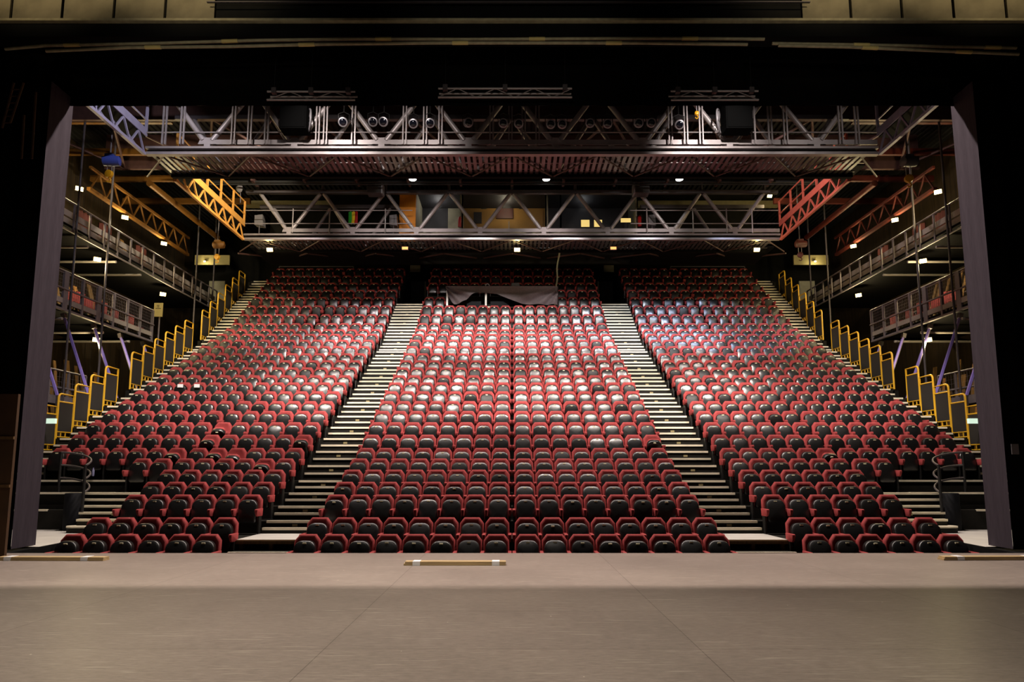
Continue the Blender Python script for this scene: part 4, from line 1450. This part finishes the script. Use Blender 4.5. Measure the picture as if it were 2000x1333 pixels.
# notice at the end of the middle gallery
p = py(309, 605, 29.6)
nb = thing('notice_board', (p.x, 29.6, p.z - 0.35), 'cream notice with three lines of print at the gallery end', 'sign')
MB().box(p.x - 0.19, p.x + 0.19, 29.6, 29.64, p.z - 0.32, p.z + 0.3).build('board', M['cream'], nb)
ln = MB()
for z, w in ((0.19, 0.07), (0.12, 0.045), (0.05, 0.12)):
    for k in range(int(w * 2 / 0.03)):
        ln.box(p.x - w + 0.03 * k, p.x - w + 0.03 * k + 0.02, 29.595, 29.6, p.z + z - 0.017, p.z + z + 0.017)
ln.build('print', M['black_metal'], nb)
pp = thing('notice_post', (p.x, 29.75, 1.2), 'steel post carrying the cream notice', 'post')
MB().tube([(p.x, 29.75, 1.2), (p.x, 29.75, p.z + 0.3)], 0.035, 8).build('tube', M['galv'], pp, True)
MB().box(p.x - 0.05, p.x + 0.05, 29.64, 29.75, p.z - 0.05, p.z + 0.05).build('clip', M['galv'], pp)

# ------------------------------------------------------------------ hoists and crane girders in the roof sides


def girder(s, paint, label):
    root = thing('crane_girder', (s * 13.5, 26, 12.9), label, 'crane girder')
    a = pz(292, 358, 13.3); c = pz(424, 464, 13.3)
    xg = -(a.x + c.x) / 2
    MB().tube([(s * xg, a.y, 13.3), (s * xg, c.y, 13.3)], 0.13, 10).build('main_tube', paint, root, True)
    xg2 = xg + 0.95
    MB().box(s * xg2 - 0.07, s * xg2 + 0.07, 24.5, 32.4, 12.0, 12.12).build('runner', paint, root)
    MB().box(s * xg2 - 0.05, s * xg2 + 0.05, 24.5, 32.4, 12.85, 12.95).build('upper_runner', paint, root)
    for i in range(8):
        y = 24.6 + i * 0.97
        MB().bar((s * xg2, y, 12.1), (s * xg2, y + 0.49, 12.87), 0.05, 0.05).build('web_bar', paint, root)
        MB().bar((s * xg2, y + 0.49, 12.87), (s * xg2, y + 0.98, 12.1), 0.05, 0.05).build('web_bar', paint, root)
    for y in (23.5, 26.0, 28.5, 31.0):
        MB().box(min(s * (XB + 0.6), s * (W - 0.4)), max(s * (XB + 0.6), s * (W - 0.4)), y - 0.08, y + 0.08, 14.1, 14.35).build('cross_beam', paint, root)
    return root, xg


gl_, xg = girder(-1, M['amber'], 'amber painted crane girders and lattice under the roof beside the yellow catwalk')
gr_, xg = girder(1, M['darkred'], 'dark red crane girders and lattice under the roof beside the salmon catwalk')


def hoist(u, v, Y, body, bodymat, hookmat, label, drop):
    p = py(u, v, Y)
    r_ = thing('chain_hoist', (p.x, Y, p.z), label, 'hoist')
    zc = p.z + drop
    mbh = MB().lathe([(0.05, -0.3), (0.15, -0.26), (0.17, 0), (0.15, 0.2), (0.05, 0.24)], (p.x + 0.08, Y, zc), (1, 0.2, 0.1), 14)
    mbh.build('motor', bodymat, r_, True)
    MB().box(p.x - 0.12, p.x + 0.14, Y - 0.12, Y + 0.12, zc - 0.02, zc + 0.2).build('gear_case', bodymat, r_)
    MB().tube([(p.x, Y, zc + 0.15), (p.x, Y, ROOF)], 0.025, 6).build('suspension', M['steel_dark'], r_, True)
    ch = MB()
    ch.tube([(p.x - 0.07, Y, p.z + 0.1), (p.x - 0.07, Y, zc)], 0.012, 5)
    ch.tube([(p.x + 0.07, Y, p.z + 0.1), (p.x + 0.07, Y, zc)], 0.012, 5)
    ch.build('chain', M['spotgrey'], r_, True)
    MB().lathe([(0.08, -0.06), (0.125, -0.05), (0.125, -0.015), (0.09, 0), (0.125, 0.015), (0.125, 0.05), (0.08, 0.06)], (p.x, Y, p.z), (0.25, 1, 0), 18).build('hook_block', hookmat, r_, True)
    hk = []
    for i in range(14):
        a = math.radians(100 - 250 * i / 13)
        hk.append((p.x + 0.065 * math.cos(a), Y, p.z - 0.2 + 0.065 * math.sin(a)))
    hk = [(p.x, Y, p.z - 0.1)] + hk
    MB().tube(hk, 0.024, 8).build('hook', hookmat, r_, True)


hoist(213, 340, 20.2, 'blue', M['blue'], M['hook'], 'blue chain hoist with a yellow hook block under the mauve catwalk', 0.42)
hoist(1775, 349, 20.2, 'grey', M['steel_dark'], M['hook'], 'grey chain hoist with a yellow hook block on the red catwalk side', 0.55)
hoist(424, 502, 29.5, 'amber', M['amber'], M['hook'], 'amber chain hoist hanging before the cream board', 0.55)
hoist(1563, 498, 29.5, 'red', M['darkred'], M['darkred'], 'dark red chain hoist hanging before the cream board', 0.5)
for u, nm in ((584, 'blue hoist side'), (1355, 'red catwalk side')):
    p = py(u, 233, 20.7)
    r_ = thing('hanging_hook', (p.x, 20.35, p.z), 'small yellow chain hook hanging at the front bridge, %s' % nm, 'hook') if u > 1000 else None
    if r_:
        MB().lathe([(0.05, -0.06), (0.07, -0.04), (0.07, 0.04), (0.05, 0.06)], (p.x, 20.35, p.z), (0.2, 1, 0), 12).build('hook_block', M['hook'], r_, True)
        MB().tube([(p.x, 20.35, p.z), (p.x, 20.35, ROOF)], 0.012, 5).build('chain', M['spotgrey'], r_, True)
        MB().tube([(p.x, 20.35, p.z - 0.05), (p.x + 0.05, 20.35, p.z - 0.12), (p.x, 20.35, p.z - 0.18), (p.x - 0.05, 20.35, p.z - 0.13)], 0.016, 6).build('hook', M['hook'], r_, True)
# round reflector lamp near the yellow catwalk end
p = py(469, 369, 28.3)
rl_ = thing('reflector_lamp', (p.x, 28.3, p.z - 0.2), 'round pale reflector lamp above the end of the yellow catwalk', 'lamp')
MB().lathe([(0.02, 0.16), (0.12, 0.12), (0.17, 0.02), (0.175, 0)], (p.x, 28.3, p.z), (-0.5, -0.8, -0.1), 18).build('reflector', M['greycase'], rl_, True)
MB().tube([(p.x, 28.35, p.z - 0.12), (p.x, 28.4, p.z - 0.6)], 0.02, 6).build('stem', M['steel_dark'], rl_, True)

# ------------------------------------------------------------------ control desk with black drape, row 25
ZR = RF[25]
a = py(871, 560, 33.15); c = py(1089, 560, 33.15)
ztop = a.z
dk = thing('control_desk', ((a.x + c.x) / 2, 33.5, ZR), 'trestle control desk standing among the upper centre rows', 'desk')
MB().box(a.x, c.x, 33.12, 33.95, ztop - 0.05, ztop).build('desk_top', M['timber2'], dk)
for u in (873.5, 949, 1084):
    q = py(u, 585, 33.2)
    lg = MB()
    lg.box(q.x - 0.045, q.x + 0.045, 33.16, 33.24, ZR, ztop - 0.05)
    lg.build('leg', M['white'], dk)
MB().box(a.x + 0.1, c.x - 0.1, 33.7, 33.74, ZR + 0.35, ZR + 0.42).build('stretcher', M['nosing'], dk)
# dark chairs of gear behind: rack boxes under the desk
for i, (u0, u1) in enumerate(((912, 940), (958, 995))):
    q0, q1 = py(u0, 585, 33.6), py(u1, 585, 33.6)
    tag(MB().box(q0.x, q1.x, 33.45, 33.68, ZR, ZR + 0.62).build('equipment_case', M['drum'], None), 'dark equipment case under the control desk, %s' % ('outer one' if i == 0 else 'inner one'), 'case', 'cases under the control desk')
# drape: two swags with a gap between
BOT = [(871, 565), (876, 580), (883, 592), (887, 596), (898, 595), (912, 586), (922, 578), (930, 573.5), (945, 573), (960, 574), (972, 576), (980, 580), (990, 585), (1002, 590), (1018, 594.5), (1034, 596.5), (1060, 597), (1089, 597)]


def bot(u):
    for i in range(len(BOT) - 1):
        if BOT[i][0] <= u <= BOT[i + 1][0]:
            t = (u - BOT[i][0]) / (BOT[i + 1][0] - BOT[i][0])
            return BOT[i][1] + t * (BOT[i + 1][1] - BOT[i][1])
    return BOT[-1][1]


dr = MB()


def drape_pt(i, j):
    u = 871 + 218 * i
    q = py(u, 560 + (bot(u) - 560) * j, 33.1)
    top = py(u, 560, 33.1)
    # folds sweep away from the two pinned corners
    if u < 935:
        r_ = math.hypot(u - 871, (q.z - top.z) * 45)
        fold = math.sin(math.atan2((top.z - q.z) * 45, u - 868) * 13)
    else:
        fold = math.sin(math.atan2((top.z - q.z) * 45, 1095 - u) * 14)
    y = 33.06 + 0.1 * fold * min(1, j * 2.5) - 0.1 * j
    return (q.x, y, q.z + 0.012)


dr.grid(drape_pt, 90, 16)
# return onto the desk top
dr.grid(lambda i, j: (py(871 + 218 * i, 560, 33.1).x, 33.08 + 0.2 * j, ztop + 0.012), 20, 2)
# side fall at the far corner
dr.grid(lambda i, j: (c.x + 0.02 + 0.02 * math.sin(i * 9), 33.08 + 0.7 * i, ztop + 0.01 - j * 0.85 * (1 - 0.5 * i)), 12, 6)
tag(dr.build('desk_drape', M['drape'], None, True), 'grey-black cloth swagged across the front of the control desk', 'drape')
# things on the desk
q = py(1023, 557, 33.5)
tag(MB().box(q.x - 0.35, q.x + 0.35, 33.4, 33.75, ztop + 0.015, ztop + 0.045).build('paper_sheets', M['tape'], None), 'white papers lying on the control desk', 'papers')
q = py(952, 555, 33.5)
hp = thing('headphones', (q.x, 33.45, ztop + 0.015), 'pale headphones and coiled lead on the control desk', 'headphones')
MB().torus((q.x, 33.5, ztop + 0.13), 0.1, 0.02, (0.3, 1, 0), 18, 6).build('headband', M['spotgrey'], hp, True)
MB().box(q.x - 0.12, q.x - 0.06, 33.44, 33.54, ztop + 0.015, ztop + 0.1).build('ear_cup', M['white'], hp)
q = py(928, 558, 33.5)
tag(MB().box(q.x - 0.12, q.x + 0.15, 33.4, 33.6, ztop + 0.015, ztop + 0.06).build('yellow_box', M['yellowcloth'], None), 'small yellow box on the control desk', 'box')
q = py(1007, 550, 33.7)
lt_ = thing('laptop', (q.x, 33.6, ztop + 0.015), 'dark open laptop in the middle of the control desk', 'laptop')
MB().box(q.x - 0.2, q.x + 0.2, 33.6, 33.85, ztop + 0.015, ztop + 0.035).build('keyboard_base', M['infill'], lt_)
MB().box(q.x - 0.2, q.x + 0.2, 33.56, 33.58, ztop + 0.035, ztop + 0.3).build('lid', M['infill'], lt_)
# cable bundle from the bridge
p0 = py(1086, 560, 33.1); p1 = py(1092.5, 484, 30.5)
cb = MB()
pts = []
for i in range(15):
    t = i / 14
    pt_ = p0.lerp(p1, t)
    pts.append(pt_ + Vector((0.03 * math.sin(t * 9), 0.02 * math.cos(t * 7), 0)))
cb.tube(pts, 0.035, 6)
tag(cb.build('hanging_cable', M['cable'], None, True), 'pale green cable bundle hanging down to the control desk corner', 'cable')

# ------------------------------------------------------------------ proscenium
YP = 13.3
zh = py(1000, 207, YP + 0.7).z           # underside of the black border
HY = YP + 0.7
zpan = py(1000, 38, YP - 0.55).z
hd = MB()
# black border: gently gathered cloth
hd.grid(lambda i, j: (-16 + 32 * i, HY + 0.015 * math.sin(i * 190), zh + (zpan + 4.9 - zh) * j), 360, 3)
tag(hd.build('border_curtain', M['black_cloth'], None, True), 'black border curtain across the top of the stage opening', 'curtain')
for s in (-1, 1):
    XI = 9.62
    lg = MB()
    # return facing the opening, its lit grey put into the colour, then the black face towards the stage
    lg.grid(lambda i, j, s=s: (s * (XI + 0.004 * math.sin(i * 16) + 0.05 * (1 - j) * (i - .5)), YP + 0.05 + 0.75 * i, 0.03 + (zh + 0.2 - 0.03) * j), 26, 12, 0)
    tag(lg.build('leg_curtain', M['leg_cloth'], None, True), 'black leg curtain edge, coloured as lit grey, framing the stage opening, %s' % SIDE[s], 'curtain')
    fc = MB()
    fc.grid(lambda i, j, s=s: (s * (XI - 0.035 + 6.2 * i), YP + 0.03 + 0.05 * math.sin(i * 75), 0.02 + (zpan + 0.3) * j), 130, 4)
    tag(fc.build('black_masking', M['black_cloth'], None, True), 'wide black masking curtain beside the stage opening, %s' % SIDE[s], 'curtain')

# iron curtain panels above, in two groups, framed by a ledge
zl = zpan
for s in (-1, 1):
    if s < 0:
        edges = [-70, 21, 121, 222, 322, 421]
    else:
        edges = [1565, 1662, 1762, 1863, 1966, 2060]
    for i in range(5):
        xa, xb = py(edges[i], 30, YP - 0.35).x, py(edges[i + 1], 30, YP - 0.35).x
        pn = MB().box(xa + 0.03, xb - 0.03, YP - 0.35, YP - 0.3, zl + 0.05, zl + 1.6)
        nm = ORD[5 - i] if s < 0 else ORD[i + 1]
        tag(pn.build('steel_sheet', M['ironpanel'], None), 'stained beige steel sheet above the ledge, %s from the dark gap, %s' % (nm, SIDE[s]), 'panel', 'steel sheets above the stage opening')
wl = MB()
wl.box(-16, 16, YP - 0.28, YP - 0.1, zl - 0.2, zl + 5.4)
struct('wall_proscenium', wl, M['stagewall'], 'black wall above the stage opening', 'wall')
lb = MB().box(-16, 16, YP - 0.55, YP - 0.1, zl - 0.02, zl + 0.03)
struct('trim_1', lb, M['pale'], 'thin pale metal ledge running above the stage opening', 'ledge')
bm = MB()
zA, zB_ = py(1000, 48, YP - 0.4).z, py(1000, 74, YP - 0.4).z
bm.box(-16, 16, YP - 0.45, YP - 0.1, zB_, zl - 0.02)
struct('trim_2', bm, M['stagewall'], 'black beam under the pale ledge', 'beam')
gap = MB().box(py(425, 20, YP).x, py(1562, 20, YP).x, YP - 0.5, YP - 0.46, py(1000, 4, YP - .5).z, py(1000, 2, YP - .5).z)
tag(gap.build('top_pipe', M['steel_dark'], None), 'dark pipe running across the gap between the steel sheets', 'pipe')
# two pale wrapped pipes sagging along the beam, with cloth ties
def paled(us, vs_, r, name, label):
    pts = [py(u, v, YP - 0.5) for u, v in zip(us, vs_)]
    root = thing(name, (pts[0].x, YP - 0.5, pts[0].z), label, 'pipe')
    m_ = MB()
    fine = []
    for i in range(len(pts) - 1):
        for k in range(6):
            fine.append(pts[i].lerp(pts[i + 1], k / 6))
    fine.append(pts[-1])
    m_.tube(fine, r, 8)
    m_.build('tube', M['pale'], root, True)
    for k in range(7, len(fine) - 2, 9):
        d = (fine[k + 1] - fine[k]).normalized()
        MB().tube([fine[k], fine[k] + d * 0.32], r * 1.25, 8).build('tie', M['cream'], root, True)


paled([10, 90, 300, 500, 700, 900, 1100, 1300, 1493], [96, 89, 85, 79, 76, 77, 76, 75, 76.5], 0.031, 'pale_pipe', 'upper pale wrapped pipe running across most of the stage opening top')
paled([90, 250, 450, 650, 850, 1050, 1250, 1460], [100, 93, 91, 86, 84, 84, 84, 87], 0.031, 'pale_pipe', 'lower pale wrapped pipe with short ties along the stage opening top')
paled([1508, 1640, 1800, 1985], [85, 87, 90, 94], 0.031, 'pale_pipe', 'short upper pale pipe drooping at the red catwalk side')
paled([1520, 1660, 1800, 1900, 1990], [89, 92, 98, 102, 106], 0.031, 'pale_pipe', 'short lower pale pipe drooping at the red catwalk side')


def small_truss(u0, u1, vt, vb, label):
    y = YP + 0.45
    a, c = py(u0, vt, y), py(u1, vt, y)
    zb_ = py(u0, vb, y).z
    root = thing('lighting_truss', (a.x, y, zb_), label, 'truss')
    MB().tube([(a.x, y, a.z), (c.x, y, a.z)], 0.024, 8).build('top_tube', M['steel'], root, True)
    MB().tube([(a.x, y, zb_), (c.x, y, zb_)], 0.024, 8).build('bottom_tube', M['steel'], root, True)
    MB().tube([(a.x, y + 0.2, a.z), (c.x, y + 0.2, a.z)], 0.024, 8).build('rear_tube', M['steel'], root, True)
    n = max(4, round((c.x - a.x) / 0.42))
    wb = MB()
    for i in range(n):
        xa, xb = a.x + (c.x - a.x) * i / n, a.x + (c.x - a.x) * (i + 1) / n
        z0, z1 = (zb_, a.z) if i % 2 == 0 else (a.z, zb_)
        wb.tube([(xa, y, z0), (xb, y, z1)], 0.011, 5)
    wb.build('lacing', M['steel'], root, True)
    for x in (a.x + 0.15, (a.x + c.x) / 2, c.x - 0.15):
        MB().box(x - 0.05, x + 0.05, y - 0.05, y + 0.05, a.z - 0.05, a.z + 0.07).build('clamp', M['steel_dark'], root)
        MB().tube([(x, y, a.z + 0.06), (x, y, zpan)], 0.006, 5).build('drop_wire', M['black_metal'], root)


small_truss(522, 694, 179, 195, 'slim lighting truss against the black border, blue hoist side')
small_truss(856, 1117, 173, 190, 'longest slim lighting truss in the middle of the black border')
small_truss(1310, 1481, 178, 195, 'slim lighting truss against the black border, red catwalk side')

# wings: ladder tower, brown scenery flat, notice
a = py(8, 320, 12.7)
ld = thing('wing_ladder', (py(35, 250, 12.7).x, 12.7, 0.0), 'dim aluminium ladder tower in the dark wing beside the stage', 'ladder')
for (u0, v0_), (u1, v1) in (((4, 250), (27, 162)), ((20, 240), (46, 162)), ((42, 310), (47, 225)), ((62, 310), (70, 180))):
    MB().tube([py(u0, v0_, 12.7), py(u1, v1, 12.7)], 0.022, 6).build('rail', M['khaki'], ld, True)
for k in range(6):
    v = 175 + k * 13
    MB().tube([py(24 - (v - 162) * 0.24, v, 12.7), py(44 - (v - 162) * 0.3, v, 12.7)], 0.012, 6).build('rung', M['khaki'], ld, True)
p0 = py(-40, 975, 12.2); p1 = py(36, 770, 12.2)
sf = thing('scenery_flat', (p0.x, 12.25, 0.0), 'dim brown scenery flat standing in the wing by the stage corner', 'scenery')
MB().box(p0.x - 0.6, p1.x, 12.2, 12.26, 0.0, p1.z).build('board', M['khaki'], sf)
for v in (856, 950):
    z = py(10, v, 12.2).z
    MB().box(p0.x - 0.6, p1.x, 12.17, 12.2, z - 0.025, z + 0.025).build('batten', M['timber2'], sf)
p = py(1983, 878, 13.2)
tag(MB().box(p.x - 0.07, p.x + 0.07, 13.2, 13.21, p.z - 0.1, p.z + 0.1).build('paper_notice', M['greycase'], None), 'small grey paper pinned on the black masking curtain', 'notice')

# stage side walls and back of the stage house
for s in (-1, 1):
    struct('wall_stage_left' if s < 0 else 'wall_stage_right', MB().box(min(s * 16, s * 16.2), max(s * 16, s * 16.2), -4, 13.4, -0.1, 16), M['stagewall'], 'black side wall of the stage house, %s' % SIDE[s], 'wall')

# ------------------------------------------------------------------ battens lying on the stage


def batten(x0, x1, y, rot, label, tapes):
    r_ = thing('wooden_batten', ((x0 + x1) / 2, y, 0), label, 'batten', 'battens lying on the stage front')
    cx = (x0 + x1) / 2
    pl = MB()
    L = (x1 - x0) / 2
    pl.box(-L, L, -0.09, 0.09, 0.0, 0.032)
    pl.box(-L + 0.02, L, -0.085, 0.085, 0.034, 0.062)
    o = bpy.data.objects.new('planks', pl.mesh('planks', M['plank'])); col.objects.link(o); o.parent = r_
    for t in tapes:
        w = MB()
        w.box(t - 0.06, t + 0.06, -0.094, 0.094, 0.0, 0.066)
        w.box(t - 0.05, t + 0.05, 0.09, 0.3, 0.001, 0.006)
        o = bpy.data.objects.new('tape', w.mesh('tape', M['tape'])); col.objects.link(o); o.parent = r_
        o['label'] = 'white adhesive tape'
    r_.rotation_euler = (0, 0, rot)


pc = pz(790, 1104, 0); pd = pz(988, 1104, 0)
batten(pc.x, pd.x, pc.y, 0.0, 'pair of wooden strips bound with white tape in the middle of the stage front', (-0.62, 0.66))
pc = pz(2, 1095, 0); pd = pz(204, 1096, 0)
batten(pc.x - 0.05, pd.x, pc.y, -0.02, 'pair of wooden strips bound with white tape near the brown scenery flat', (-0.72, 0.6))
pc = pz(1836, 1094, 0); pd = pz(2040, 1094, 0)
batten(pc.x, pd.x, pc.y, 0.02, 'pair of wooden strips bound with white tape under the grey paper notice', (-0.6, 0.62))

# bright papers / lit box seen through the first guard rails
for s in (-1, 1):
    p = py(1000 + s * 906, 823, 20.6)
    r_ = tag(MB().box(p.x - 0.2, p.x + 0.2, 20.6, 20.7, p.z - 0.07, p.z + 0.08).build('white_light_box', M['lampsoft'], None), 'small bright white lamp box behind the lowest guard rail, %s' % SIDE[s], 'lamp')

# ------------------------------------------------------------------ lighting


def spot(name, loc, target, energy, size, blend=0.5, colr=(1, 0.9, 0.78), soft=0.12):
    l = bpy.data.lights.new(name, 'SPOT')
    l.energy = energy; l.spot_size = math.radians(size); l.spot_blend = blend; l.color = colr; l.shadow_soft_size = soft
    o = bpy.data.objects.new(name, l)
    col.objects.link(o)
    o.location = loc
    o.rotation_euler = (Vector(target) - Vector(loc)).to_track_quat('-Z', 'Y').to_euler()
    return o


# front-of-house position under the roof just behind the border
for x in (-8, -4, 0, 4, 8):
    spot('house_light', (x, 16.3, 13.95), (x * 1.05, 13.6, 0), 2900, 130, 0.4, (1.0, 0.86, 0.78), 0.1)
for x in (-9, -3.2, 3.2, 9):
    spot('house_wash', (x, 16.6, 11.6), (x * 1.05, 25.5, 4.6), 5000, 66, 0.35, (1.0, 0.88, 0.79), 0.15)
# front bridge washes the upper rows; cut by the rear bridge
for x, e, cl in ((-9, 2200, (1.0, 0.84, 0.86)), (-5, 4400, (1.0, 0.92, 0.88)), (-1.5, 5200, (1.0, 0.95, 0.9)), (2.5, 4400, (1.0, 0.94, 0.92)), (6, 3900, (0.78, 0.86, 1.0)), (9.5, 3200, (0.6, 0.7, 1.0))):
    spot('bridge_wash', (x, 22.85, 13.6), (x * 1.0, 31, 7.0), e, 46, 0.3, cl, 0.1)
# lights on the bridges and side catwalks
for x, e in ((-9.5, 260), (-6, 1000), (-3.2, 420), (6.5, 1100), (10, 140)):
    spot('bridge_light', (x, 17.2, 12.9), (x, 20.9, 11.8), e, 62, 0.9, (1.0, 0.9, 0.84), 0.1)
for x, e in ((-9.5, 130), (-6.5, 290), (-3.8, 520), (-1.0, 150), (1.6, 500), (6.3, 380), (9.0, 80)):
    spot('bridge_light', (x, 24.6, 11.95), (x, 29.0, 12.2), e, 40, 1.0, (1.0, 0.84, 0.8), 0.06)
spot('catwalk_light', (-7.5, 23.0, 13.2), (-11.8, 27, 12), 2600, 70, 0.5, (1.0, 0.88, 0.66), 0.1)
spot('catwalk_light', (7.5, 23.0, 13.2), (11.8, 26, 12), 1000, 70, 0.5, (1.0, 0.84, 0.82), 0.1)
spot('catwalk_light', (-8, 17.0, 13.4), (-11.8, 19.5, 12), 900, 80, 0.5, (0.9, 0.88, 1.0), 0.1)
# stage work lights, and added fill for the header
for x in (-9.6, -6.4, 6.4, 9.6):
    spot('stage_work_and_fill', (x, 6.0, 11.6), (x, 13.0, 12.8), 1500, 44, 0.6, (1.0, 0.8, 0.5), 0.3)
for x in (-6, 0, 6):  # added fill without a fixture, brightens the header pipes and trusses
    spot('stage_work_and_fill', (x, 6.5, 8.4), (x, 13.0, 10.5), 210, 46, 0.9, (1.0, 0.92, 0.78), 0.2)
for x, e in ((-7, 1500), (-2.8, 2900), (0.6, 1500), (4.0, 520), (8, 160)):
    spot('stage_work_and_fill', (x, 6.6, 10.5), (x, 6.6, 0), e, 78, 1.0, (1.0, 0.9, 0.76), 0.5)

# booth room light
for x, e, cl in ((-0.3, 24, (1.0, 0.86, 0.6)), (-3.6, 16, (1.0, 0.95, 0.9)), (3.5, 6, (1, 1, 1))):
    l = bpy.data.lights.new('booth_light', 'POINT'); l.energy = e; l.color = cl; l.shadow_soft_size = 0.15
    o = bpy.data.objects.new('booth_light', l); col.objects.link(o); o.location = (x, BY + 1.2, zb1 - 0.3)

w = bpy.data.worlds.new('world')
sc.world = w
w.use_nodes = True
w.node_tree.nodes['Background'].inputs[0].default_value = (0.004, 0.0035, 0.003, 1)
w.node_tree.nodes['Background'].inputs[1].default_value = 1.0

sc.view_settings.view_transform = 'Standard'
sc.view_settings.look = 'None'
sc.view_settings.gamma = 1.0
sc.view_settings.use_curve_mapping = False
sc.view_settings.exposure = 0.0
sc.cycles.use_denoising = True
sc.cycles.max_bounces = 6
sc.cycles.diffuse_bounces = 3
sc.cycles.glossy_bounces = 3
sc.cycles.sample_clamp_indirect = 4.0
